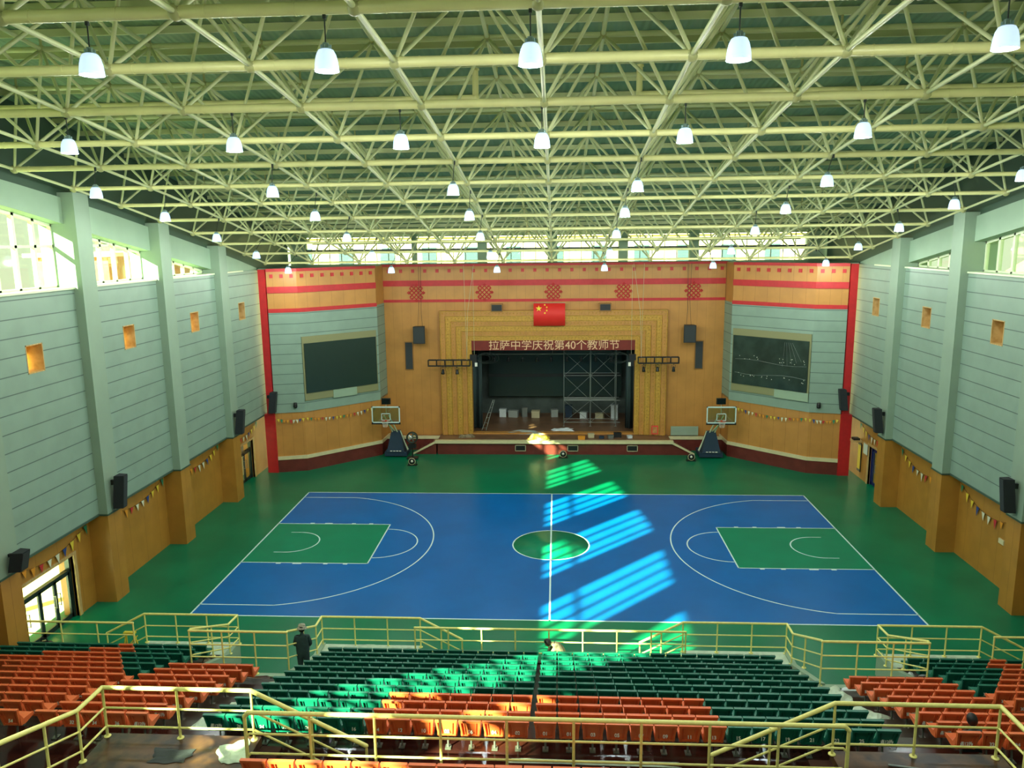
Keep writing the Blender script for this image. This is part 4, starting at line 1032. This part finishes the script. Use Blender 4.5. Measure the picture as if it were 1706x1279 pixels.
# ------------------------------------------------------------------ railings
def railing(name, lines, posts, lab, base_drop=1.05, r_top=.038, group='yellow railings'):
    """lines: polyline of the top rail; lower rails follow it; posts: list of (point on top line) to stand"""
    t = thing('railing', lab, 'railing', (0, 0, 0), 0, group)
    L = [Vector(p) for p in lines]
    m = MB(); m.path(L, r_top, 10); 
    for e in (L[0], L[-1]): m.ball(e, r_top, 10, 5)
    m.build('top_rail', 'yellow_rail', t)
    for dz in (.43, .83):
        m = MB(); m.path([p-Vector((0, 0, dz)) for p in L], .022, 8); m.build('lower_rail', 'yellow_rail', t)
    for p in posts:
        p = Vector(p); b = p.z-base_drop; m = MB(); m.tube((p.x, p.y, b), p, .026, 8); m.lathe((p.x, p.y, b), [(.001, .0), (.07, .0), (.07, .015), (.03, .02), (.001, .02)], 10)
        m.build('post', 'yellow_rail', t)
    return t
def lin(a, b_, n, e=True): return [tuple(Vector(a)+(Vector(b_)-Vector(a))*i/n) for i in range(n+1 if e else n)]
h = 1.05; ZL = TZ+.05+h
# lower level
railing('', [(-4.36, -11.6, ZL), (4.4, -11.6, ZL)], lin((-4.36, -11.6, ZL), (4.4, -11.6, ZL), 8), 'yellow railing along the front of the centre block, ahead of the first green row')
for s, sd, xo in ((-1, 'left', 0.0), (1, 'right', 0.12)):
    X = lambda x: s*x+xo
    Ls = [(X(2.9), -10.95, ZL-.74), (X(4.3), -10.95, ZL), (X(7.65), -10.95, ZL), (X(7.65), -11.6, ZL), (X(7.65), -14.15, 1.9+h)]
    railing('', Ls, [Ls[0], (X(3.6), -10.95, ZL-.37)]+lin(Ls[1], Ls[2], 3)+[Ls[3], (X(7.65), -12.8, (ZL+1.9+h)/2)], 'yellow railing around the front landing and steps, centre block %s side' % sd)
    Lb = [(X(7.65), -14.2, 1.9+h), (X(10.6), -14.2, 1.9+h)]
    railing('', Lb, lin(Lb[0], Lb[1], 3), 'yellow railing across the back of the %s entrance passage' % sd, base_drop=1.35)
    Lo = [(X(10.6), -14.1, 1.9+h), (X(10.6), -11.6, ZL), (X(10.55), -10.95, ZL), (X(13.8), -10.95, ZL), (X(15.2), -10.95, ZL-.74)]
    railing('', Lo, [(X(10.6), -12.8, (ZL+1.9+h)/2), Lo[1]]+lin(Lo[2], Lo[3], 3)+[Lo[4]], 'yellow railing around the outer front landing, far %s side' % sd)
    railing('', [(X(13.85), -11.6, ZL), (s*17.6, -11.6, ZL)], lin((X(13.85), -11.6, ZL), (s*17.6, -11.6, ZL), 3), 'yellow railing before the outer %s seat block beside the wall' % sd)
# upper level
ZU = UZ+h
railing('', [(-5.45, YU+.05, ZU-.08), (-5.38, YU+.05, ZU), (5.32, YU+.05, ZU), (5.4, YU+.05, ZU-.08)], lin((-5.45, YU+.05, ZU-.05), (5.4, YU+.05, ZU-.05), 9), 'near yellow railing with rounded ends across the cross aisle', r_top=.042)
nr_ = [o for o in COL.objects if o.get('label', '').startswith('near yellow railing')][0]
for x in (-5.45, 5.4): m = MB(); m.tube((x, YU+.05, ZU-.08), (x, YU+.05, UZ), .036, 8); m.build('end_post', 'yellow_rail', nr_)
for s, sd, xo in ((-1, 'left', -.05), (1, 'right', -.15)):
    X = lambda x: s*x+xo
    Lu = [(X(3.35), -21.65, ZU-1.12), (X(5.55), -21.65, ZU), (X(8.5), -21.65, ZU), (X(8.53), -22.42, ZU), (X(8.55), -25.4, ZU+1.05)]
    t = railing('', Lu, [Lu[0]]+[(X(4.4), -21.65, ZU-.53)]+lin(Lu[1], Lu[2], 2)+[Lu[3], (X(8.54), -23.3, ZU+.31), (X(8.55), -24.4, ZU+.7)], 'near yellow railing around the %s littered landing and its stair' % sd, r_top=.042)
# ------------------------------------------------------------------ seats
def seat_parts():
    bk = MB()
    wb_, wt = .18, .218; z0, z1 = .34, BH; ty_ = .045
    def yz(z): return -.10*(z-z0)/(z1-z0)+.05
    def quadbox(xa0, xa1, xb0, xb1, za, zb, d0, d1):
        bk.add([(xa0, yz(za)-d0, za), (xa1, yz(za)-d0, za), (xa1, yz(za)+d1, za), (xa0, yz(za)+d1, za), (xb0, yz(zb)-d0, zb), (xb1, yz(zb)-d0, zb), (xb1, yz(zb)+d1, zb), (xb0, yz(zb)+d1, zb)],
               [(0, 3, 2, 1), (4, 5, 6, 7), (0, 1, 5, 4), (1, 2, 6, 5), (2, 3, 7, 6), (3, 0, 4, 7)])
    quadbox(-wb_, wb_, -wt, wt, z0, z1, .0, .02)                 # shell
    quadbox(-wt-.005, wt+.005, -wt-.012, wt+.012, z1-.055, z1, .045, .03)      # top roll
    quadbox(-wb_, -wb_+.035, -wt, -wt+.035, z0, z1-.05, .04, .02); quadbox(wb_-.035, wb_, wt-.035, wt, z0, z1-.05, .04, .02)
    quadbox(-wb_+.07, -wb_+.085, -wt+.085, -wt+.1, z0+.02, z1-.06, .02, .0); quadbox(wb_-.085, wb_-.07, wt-.1, wt-.085, z0+.02, z1-.06, .02, .0)
    quadbox(-wb_, wb_, -wb_, wb_, z0, z0+.04, .03, .02)
    pan = MB()
    prof = [(.05, .36), (.18, .345), (.32, .37), (.44, .40), (.46, .37), (.44, .34), (.2, .30), (.05, .32)]
    pan.prism(prof, (.38, 0, 0), (-.19, 0, 0), (0, 1, 0), (0, 0, 1))
    for sx in (-.2, .19):    # side wings joining pan and back
        pan.prism([(.03, .34), (.44, .39), (.42, .425), (.12, .44), (.02, .60)], (.012, 0, 0), (sx, 0, 0), (0, 1, 0), (0, 0, 1))
    leg = MB(); leg.tube((0, .18, .33), (0, .14, .02), .022, 8); leg.box(-.06, .06, .06, .22, 0, .02); leg.box(-.14, .14, .1, .26, .3, .325)
    return bk, pan, leg
bk, pan, leg = seat_parts()
ME = {}
for c in ('orange', 'green'):
    ME[c] = (bk.mesh('seat_back_'+c, 'seat_'+c), pan.mesh('seat_pan_'+c, 'seat_'+c))
legme = leg.mesh('seat_leg', 'seat_post')
P = .49
seats = []      # x, y, z, colour, block, idx, n, row
def oc(i):      # colour by row/seat in the outer blocks counted from the inner edge
    return None
for i in range(NR):
    y, z = ty(i), tz(i)
    for k in range(29):
        x = .0+(k-14)*.483+(.04 if k >= 14 else -.04); c = 'orange' if (i >= 8 and 7 <= k < 22) else 'green'; seats.append((x, y, z, c, 'centre block', k, 29, i))
    if i >= 4:
        for sg, nm in ((-1, 'left middle block'), (1, 'right middle block')):
            for k in range(5):
                x = (-10.4+P*k+.0) if sg < 0 else (8.15+P*k); seats.append((x+.0 if sg < 0 else x+.18, y, z, 'orange', nm, k, 5, i))
    gi = [5, 4, 4, 3, 2, 1, 0, 0, 0, 0, 0, 0][i]; ow = [1, 3, 5][i] if i < 3 else 99
    for sg, nm in ((-1, 'left outer block'), (1, 'right outer block')):
        for k in range(13):
            x = sg*(11.25+P*k); c = 'green' if k < gi or k >= gi+ow else 'orange'
            seats.append((x, y, z, c, nm, (12-k) if sg < 0 else k, 13, i))
for k in range(21): seats.append(((k-10)*P-.05, -23.2, UZ, 'orange', 'upper stand', k, 21, 99))
def th(n): return '%d%s' % (n, 'th' if 10 <= n % 100 <= 20 else {1: 'st', 2: 'nd', 3: 'rd'}.get(n % 10, 'th'))
vis = [s for s in seats if inframe((s[0], s[1], s[2]+.7), 8)]
vis.sort(key=lambda s: depth((s[0], s[1], s[2]+.7)))
solo, crowd = vis[:300], vis[300:]
NUMS = {}
def num_mesh(tx):
    if tx not in NUMS: NUMS[tx] = text_mesh(tx, .10 if len(tx) < 3 else .085, 'white_print', .002, .002)
    return NUMS[tx]
for (x, y, z, c, blk, k, n, i) in solo:
    if i == 99: lab = '%s folding seat at the frame bottom, %s from the left in the upper stand' % (c, th(k+1))
    else:
        r = NR-i; rw = 'back row' if r == 1 else '%s row from the back' % th(r)
        lab = '%s seat, %s from the left in the %s, %s' % (c, th(k+1), rw, blk)
    t = thing('stadium_seat', lab, 'seat', (x, y, z), 0, 'seats of the '+blk)
    for nm, me in (('backrest', ME[c][0]), ('seat_pan', ME[c][1]), ('seat_leg', legme)):
        o = bpy.data.objects.new(nm, me); COL.objects.link(o); o.parent = t
    if i != 99:
        if blk == 'centre block': tx = '%02d' % ((k-14)*2-1 if k > 14 else (14-k)*2+0 if k < 14 else 1)
        else: tx = '%02d' % (30+k*2)
        if (blk == 'centre block' and k in (0, 28)) or (blk.endswith('middle block') and k in (4 if 'left' in blk else 0,)): tx = '第%d排' % (i+1)
        o = bpy.data.objects.new('seat_number', num_mesh(tx)); COL.objects.link(o); o.parent = t; o.location = (0, .008-.05+.04, .46); o.rotation_euler = (PI/2-.23, 0, 0); o.location.y = -.004
for c in ('orange', 'green'):
    m = MB()
    for (x, y, z, cc, blk, k, n, i) in crowd:
        if cc != c: continue
        for src in (bk, pan):
            m.add([(a+x, b_+y, d+z) for a, b_, d in src.v], src.f)
    if m.v: tag(m.build('stadium_seat', 'seat_'+c), 'far rows of small %s seats toward the front of the stand' % c, 'seat', 'distant seats', 'stuff')
m = MB()
# ------------------------------------------------------------------ litter on the stands
def sheet(x, y, z, sx, sy, hh, mm_, lab, seed, rz=0, name='plastic_sheet', cat='sheet'): return crumple(name, (x, y, z), sx, sy, hh, mm_, lab, cat, 14, rz, seed)
sheet(-5.9, -11.25, TZ+.05, 3.0, .7, .12, 'pale_sheet', 'pale dust sheet draped on the left front landing', 31)
sheet(-7.2, -12.3, TZ+.06, 1.0, .8, .3, 'pale_sheet', 'crumpled pale sheet at the left end of the first green row', 32)
sheet(-7.45, -13.4, tz(1)+.02, .7, .9, .18, 'pale_sheet', 'crumpled pale sheet on the left aisle steps behind the worker', 33)
sheet(7.35, -12.9, tz(1)+.0, .7, .7, .2, 'pale_sheet', 'pale plastic sheet on the right aisle near the front row', 34)
sheet(7.45, -14.6, tz(3)+.0, .8, 1.0, .2, 'pale_sheet', 'pale plastic sheet on the right aisle behind the passage', 35)
sheet(9.3, -14.5, tz(3)+.02, 2.2, .5, .12, 'white_plastic', 'white plastic strip behind the right entrance passage', 36)
sheet(-9.2, -14.5, tz(3)+.02, 2.2, .5, .1, 'dirty_floor', 'brown cardboard strip behind the left entrance passage', 37)
sheet(11.3, -12.6, tz(0)+.02, .9, 1.0, .3, 'white_plastic', 'white plastic heap beside the right outer landing', 38)
sheet(-11.0, -12.4, tz(0)+.02, .8, .9, .25, 'camo_cloth', 'brown rubble heap beside the left outer landing', 39)
sheet(7.5, -17.3, tz(6)+.02, .7, .9, .14, 'pale_sheet', 'pale sheet halfway up the right aisle', 40)
sheet(7.6, -18.9, tz(8)+.02, .8, .7, .1, 'pale_sheet', 'pale sheet high on the right aisle', 41)
sheet(-7.6, -17.7, tz(7)+.02, .8, .6, .05, 'pale_sheet', 'flat pale board high on the left aisle', 42)
sheet(-7.6, -19.3, tz(9)+.02, .8, .6, .05, 'pale_sheet', 'flat pale board near the top of the left aisle', 43)
sheet(-5.85, -22.05, UZ+.01, .6, .7, .04, 'pale_sheet', 'torn pale sheet on the right edge of the left landing', 44, .4)
sheet(-5.2, -23.0, UZ, 1.2, .5, .15, 'pale_sheet', 'rumpled pale sheet under the rounded end of the near railing', 45, .3)
sheet(2.3, -21.7, tz(11), .75, .35, .12, 'shiny_bag', 'shiny plastic scrap on the dark aisle right of centre', 46, .3, 'plastic_scrap', 'plastic scrap')
sheet(4.7, -21.4, tz(11), .6, .4, .12, 'shiny_bag', 'shiny plastic scrap on the aisle under the right stair rail', 47, .9, 'plastic_scrap', 'plastic scrap')
sheet(7.35, -21.2, tz(11), .8, .45, .3, 'shiny_bag', 'large crumpled shiny bag against the right landing', 48, .2, 'plastic_bag', 'bag')
sheet(-6.7, -21.2, tz(11), .7, .4, .3, 'shiny_bag', 'crumpled shiny bag against the left landing', 49, .2, 'plastic_bag', 'bag')
sheet(-.2, -21.5, tz(11), .7, .3, .08, 'white_plastic', 'small white scrap on the sunlit part of the aisle', 50, .3, 'plastic_scrap', 'plastic scrap')
sheet(.9, -20.95, tz(11), 3.6, .16, .03, 'pale_sheet', 'long pale plank behind the back row of orange seats', 51, 0, 'plank', 'plank')
sheet(-9.0, -21.7, tz(11), 1.0, .5, .25, 'white_plastic', 'torn white plastic beside the left landing', 52, 1.1)
sheet(-7.0, -22.2, UZ+.01, .8, .45, .02, 'grille_grey', 'grey dusty board lying on the left landing', 53, .0, 'board', 'board')
for i in (1, 2, 3, 4, 5, 7):
    sheet(7.68 if i > 3 else 7.5, ty(i)+.12, tz(i)+.004, 1.15 if i > 3 else .8, .86, .1, 'pale_sheet', 'dusty pale plastic film on the right aisle beside the %s row' % ('front' if i == 0 else th(NR-i)+' from back'), 60+i, .1*i, 'plastic_film', 'plastic film')
for i in (2, 4, 5, 8, 10):
    sheet(-7.6, ty(i)+.12, tz(i)+.004, .85 if i > 3 else .6, .65, .07, 'pale_sheet' if i % 2 == 0 else 'dirty_floor', '%s film on the left aisle beside the %s row' % ('dusty pale plastic' if i % 2 == 0 else 'muddy brown', th(NR-i)+' from back'), 70+i, .13*i, 'plastic_film', 'plastic film')
for k, (x, i, mm_, cc) in enumerate(((10.9, 4, 'pale_sheet', 'pale'), (10.95, 6, 'camo_cloth', 'dun'), (-10.7, 5, 'camo_cloth', 'dun'), (-10.75, 8, 'pale_sheet', 'pale'))):
    sheet(x, ty(i)+.1, tz(i)+.004, .45, .6, .12, mm_, '%s crumpled scrap on the outer %s aisle between orange and green seats' % (cc, 'right' if x > 0 else 'left'), 80+k, .3*k, 'cloth_scrap', 'cloth scrap')
m = MB(); m.tube((6.3, -21.95, UZ+.03), (8.2, -22.3, UZ+.03), .02, 6); tag(m.build('metal_rod', 'metal_grey'), 'thin grey rod lying on the right landing', 'rod')
t = thing('black_bag', 'black rounded bag behind the front railing at the far left wall', 'bag', (-16.7, -12.0, TZ+.05))
m = MB(); m.ball((0, 0, .28), .34, 12, 8, (1.1, .8, .85)); m.build('bag_body', 'black', t); m = MB(); m.path([(-.12, 0, .52), (-.08, 0, .66), (.08, 0, .66), (.12, 0, .52)], .02, 6); m.build('bag_handle', 'black', t)
t = thing('yellow_trestle', 'small yellow trestle standing by the left outer landing', 'trestle', (-14.2, -11.25, TZ-.2))
m = MB()
for q in (-.22, .22): m.tube((q, -.15, 0), (q*.6, 0, .75), .025, 6); m.tube((q, .15, 0), (q*.6, 0, .75), .025, 6)
m.tube((-.2, -.08, .35), (.2, -.08, .35), .02, 6); m.tube((-.2, -.13, .15), (.2, .1, .6), .02, 6); m.build('legs', 'pen_yellow', t)
m = MB(); m.box(-.2, .2, -.06, .06, .73, .79); m.build('top_bar', 'pen_yellow', t)

# ------------------------------------------------------------------ people
def skin_body(name, verts, edges, radii, m, parent, root=0, sub=2):
    me = bpy.data.meshes.new(name); me.from_pydata(verts, edges, []); me.materials.append(M[m])
    o = bpy.data.objects.new(name, me); COL.objects.link(o); o.parent = parent
    sk = o.modifiers.new('skin', 'SKIN'); sk.use_smooth_shade = True
    for v, r in zip(me.skin_vertices[0].data, radii): v.radius = r if isinstance(r, tuple) else (r, r)
    for i, v in enumerate(me.skin_vertices[0].data): v.use_root = (i == root)
    s_ = o.modifiers.new('sub', 'SUBSURF'); s_.levels = sub; s_.render_levels = sub
    return o
def chains(spec):
    """spec: dict name -> (pos, radius); links: list of name tuples"""
    names, links = spec; idx = {n: i for i, n in enumerate(names)}
    vs = [names[n][0] for n in names]; rs = [names[n][1] for n in names]
    es = []
    for l in links:
        for a, b_ in zip(l, l[1:]): es.append((idx[a], idx[b_]))
    return vs, es, rs
def add_hand(parent, wrist, dirv, side_, m='skin', curl=.5):
    """palm with four curled fingers and a thumb"""
    d = Vector(dirv).normalized(); up = Vector((0, 0, 1)); sd = d.cross(up)
    if sd.length < .1: sd = Vector((1, 0, 0))
    sd.normalize(); nrm = sd.cross(d).normalized(); w_ = Vector(wrist)
    vs = [w_, w_+d*.045, w_+d*.085]; rs = [(.024, .018), (.036, .016), (.036, .014)]; es = [(0, 1), (1, 2)]
    for k, (o, L) in enumerate(((-.03, .07), (-.01, .08), (.01, .076), (.028, .06))):
        b0 = w_+d*.085+sd*o; p1 = b0+d*L*.5-nrm*L*.15; p2 = p1+d*L*.5*(1-curl)-nrm*L*.45*curl*1.2
        n0 = len(vs); vs += [b0, p1, p2]; rs += [.0095, .0088, .0075]; es += [(2, n0), (n0, n0+1), (n0+1, n0+2)]
    n0 = len(vs); b0 = w_+d*.03+sd*side_*.035; vs += [b0, b0+d*.035+sd*side_*.022, b0+d*.065+sd*side_*.02]; rs += [.013, .011, .009]; es += [(1, n0), (n0, n0+1), (n0+1, n0+2)]
    return skin_body('hand', [tuple(v) for v in vs], es, rs, m, parent, 0, 1)
def add_head(t, c, face, hair=True, hat=False, skin='skin'):
    """c head centre; face = unit vector of gaze"""
    f = Vector(face).normalized(); rz = math.atan2(f.y, f.x)-PI/2; rx = math.asin(max(-1, min(1, f.z)))
    mt = Matrix.Translation(c) @ Matrix.Rotation(rz, 4, 'Z') @ Matrix.Rotation(rx, 4, 'X')
    def put(mb): mb.v = [tuple(mt @ Vector(v)) for v in mb.v]; return mb
    m = MB(); m.ball((0, 0, 0), .1, 16, 12, (.78, .95, 1.18)); 
    m.ball((0, .055, -.075), .045, 10, 8, (1, .9, .7)); m.ball((0, .098, -.012), .016, 8, 6, (.8, 1.2, 1.5))
    for q in (-1, 1): m.ball((q*.078, -.005, -.005), .022, 8, 6, (.35, .8, 1.3))
    put(m).build('head', skin, t)
    m = MB()
    for q in (-1, 1): m.ball((q*.03, .086, .015), .011, 8, 6)
    put(m).build('eye', 'black', t)
    m = MB(); m.ball((0, .09, -.055), .018, 8, 5, (1.2, .4, .3)); put(m).build('mouth', 'rim_orange', t)
    if hair:
        m = MB(); m.ball((0, -.014, .015), .115, 16, 12, (.86, .98, 1.15)); mm_ = MB()
        m.v = [v if not (v[1] > .055 and v[2] < .06) else (v[0]*.8, .05, v[2]) for v in m.v]
        put(m).build('hair', 'hair', t)
    if hat:
        m = MB(); m.lathe((0, 0, .05), [(.17, -.05), (.165, -.04), (.115, .0), (.11, .05), (.09, .09), (.001, .1)], 18); put(m).build('hat', 'hat_cloth', t)
# standing worker with a sun hat at the left end of the first rows
t = thing('person', 'worker in dark clothes and pale sun hat standing at the left aisle', 'person', (-7.5, -13.35, tz(1)), .15)
n_ = {'pel': ((0, 0, .86), (.2, .15)), 'wa': ((0, 0, 1.05), (.19, .14)), 'ch': ((0, .01, 1.25), (.2, .14)), 'sh': ((0, 0, 1.38), (.14, .1)), 'nk': ((0, .01, 1.46), .055), 'nk2': ((0, .02, 1.52), .05),
      'hl': ((-.09, 0, .76), .12), 'kl': ((-.1, .03, .46), .085), 'al': ((-.1, -.01, .1), .045), 'fl': ((-.11, .13, .045), .042), 'hr': ((.09, 0, .76), .12), 'kr': ((.11, -.02, .46), .085), 'ar': ((.11, -.05, .1), .045), 'fr': ((.12, .09, .045), .042),
      'sl': ((-.19, 0, 1.36), .08), 'el': ((-.24, .02, 1.12), .062), 'wl': ((-.16, .2, 1.0), .04), 'sr': ((.19, 0, 1.36), .08), 'er': ((.24, .03, 1.12), .062), 'wr': ((.16, .2, .98), .04)}
v_, e_, r_ = chains((n_, [('pel', 'wa', 'ch', 'sh', 'nk', 'nk2'), ('pel', 'hl', 'kl', 'al', 'fl'), ('pel', 'hr', 'kr', 'ar', 'fr'), ('ch', 'sl', 'el', 'wl'), ('ch', 'sr', 'er', 'wr')]))
skin_body('clothed_body', v_, e_, r_, 'dark_cloth', t)
add_hand(t, n_['wl'][0], (.1, .5, -.6), 1, 'glove'); add_hand(t, n_['wr'][0], (-.1, .5, -.6), -1, 'glove')
add_head(t, (0, .03, 1.63), (0, 1, -.25), True, True)
# crouching worker at the centre front
t = thing('person', 'worker in mottled beige jacket bending over behind the front railing at the centre', 'person', (.45, -12.02, TZ+.05), PI/2-.1)
n_ = {'pel': ((0, -.12, .42), (.15, .13)), 'wa': ((0, .0, .58), (.15, .12)), 'ch': ((0, .16, .72), (.18, .13)), 'sh': ((0, .26, .76), (.13, .09)), 'nk': ((0, .33, .77), .055), 'nk2': ((0, .37, .78), .05),
      'hl': ((-.12, -.05, .4), .1), 'kl': ((-.17, .3, .42), .07), 'al': ((-.15, .1, .08), .048), 'fl': ((-.16, .24, .045), .042), 'hr': ((.12, -.05, .4), .1), 'kr': ((.17, .3, .42), .07), 'ar': ((.15, .1, .08), .048), 'fr': ((.16, .24, .045), .042),
      'sl': ((-.2, .22, .72), .07), 'el': ((-.26, .38, .52), .05), 'wl': ((-.16, .52, .34), .035), 'sr': ((.2, .22, .72), .07), 'er': ((.26, .38, .52), .05), 'wr': ((.16, .52, .34), .035)}
v_, e_, r_ = chains((n_, [('pel', 'wa', 'ch', 'sh', 'nk', 'nk2'), ('pel', 'hl', 'kl', 'al', 'fl'), ('pel', 'hr', 'kr', 'ar', 'fr'), ('ch', 'sl', 'el', 'wl'), ('ch', 'sr', 'er', 'wr')]))
skin_body('clothed_body', v_, e_, r_, 'camo_cloth', t)
add_hand(t, n_['wl'][0], (.2, .6, -.5), 1); add_hand(t, n_['wr'][0], (-.2, .6, -.5), -1)
add_head(t, (0, .47, .8), (0, .8, -.6), True, False)
# dark haired person low among the right orange seats
t = thing('person', 'person with dark hair crouching between the orange seats on the right', 'person', (8.62, -20.38, tz(11)), .1)
n_ = {'pel': ((0, -.12, .14), (.16, .13)), 'wa': ((0, -.08, .28), (.14, .11)), 'ch': ((0, -.02, .42), (.16, .12)), 'sh': ((0, .0, .5), (.11, .08)), 'nk': ((0, .02, .56), .052), 'nk2': ((0, .04, .6), .048),
      'hl': ((-.12, -.02, .13), .09), 'kl': ((-.2, .12, .3), .065), 'al': ((-.17, .1, .09), .045), 'fl': ((-.17, .2, .045), .04), 'hr': ((.12, -.02, .13), .09), 'kr': ((.2, .12, .3), .065), 'ar': ((.17, .1, .09), .045), 'fr': ((.17, .2, .045), .04),
      'sl': ((-.18, .0, .48), .06), 'el': ((-.22, .1, .3), .045), 'wl': ((-.1, .2, .24), .032), 'sr': ((.18, .0, .48), .06), 'er': ((.22, .1, .3), .045), 'wr': ((.1, .2, .24), .032)}
v_, e_, r_ = chains((n_, [('pel', 'wa', 'ch', 'sh', 'nk', 'nk2'), ('pel', 'hl', 'kl', 'al', 'fl'), ('pel', 'hr', 'kr', 'ar', 'fr'), ('ch', 'sl', 'el', 'wl'), ('ch', 'sr', 'er', 'wr')]))
skin_body('clothed_body', v_, e_, r_, 'dark_cloth', t)
add_hand(t, n_['wl'][0], (.3, .5, -.1), 1); add_hand(t, n_['wr'][0], (-.3, .5, -.1), -1)
add_head(t, (0, .06, .72), (0, 1, -.5), True, False)

# ------------------------------------------------------------------ outside
mb = MB(); mb.box(-140, -19.3, -90, 120, -.5, -.05); mb.box(19.3, 140, -90, 120, -.5, -.05); mb.box(-19.3, 19.3, 25.2, 120, -.5, -.05)
struct('floor_outside', mb, 'outside_ground', label='pale open ground outside the hall', cat='ground')
mb = MB(); mb.box(-34, -19.2, -34, 16, -.06, -.01); struct('floor_bounce_paving', mb, 'cream_stone', label='pale paving added to brighten the ground outside the left doors', cat='paving')  # pale slab added so the ground behind the door glass looks bright
t = thing('door_canopy', 'added canopy on posts that keeps the sun off the left wall doors', 'canopy', (-21.5, 0, 0))  # added to stop direct sun from entering through the left doors
m = MB(); m.box(-3.9, 2.15, -26, 12, 4.5, 4.7); m.build('sun_block_roof', 'facade', t)
for y in (-20, -12, -4, 4, 11): m = MB(); m.box(-3.8, -3.5, y-.15, y+.15, -.1, 4.5); m.build('post', 'white_frame', t)
t = thing('neighbouring_building', 'cream building seen through the windows above the stage', 'building', (0, 62, 0))
m = MB(); m.box(-34, 30, 0, 12, 0, 14.6); m.build('wall', 'facade', t)
m = MB(); m.box(-34.4, 30.4, -.4, 12, 14.6, 15.1); m.build('roof_edge', 'facade', t)
for k in range(12):
    m = MB(); x = -31+5.2*k; m.box(x-.9, x+.9, -.08, .02, 11.4, 13.4); w_ = m.build('window', 'facade_glass', t)
t = thing('boarded_gable', 'orange brown boarded gable seen through the last left clerestory window', 'building', (-24.5, 12.0, 0))
m = MB(); m.box(-2, 2, -8, 8, 0, 13.6); m.build('board_wall', 'pine_board', t)
m = MB(); m.box(-2.3, 2.3, -8.3, 8.3, 13.6, 13.8); m.build('roof', 'facade', t)
mb = MB(); vs = []; fs = []; N = 40
for i in range(N+1):
    y = -80+180*i/N; vs += [(60, y, -.3), (110, y, 26+5*math.sin(i*.7)+3*math.sin(i*1.9)), (140, y, -.3)]
for i in range(N): a = 3*i; fs += [(a, a+3, a+4, a+1), (a+1, a+4, a+5, a+2)]
mb.add(vs, fs, True); tag(mb.build('hillside', 'hill'), 'dry yellow hillside seen through the right clerestory windows', 'hill')
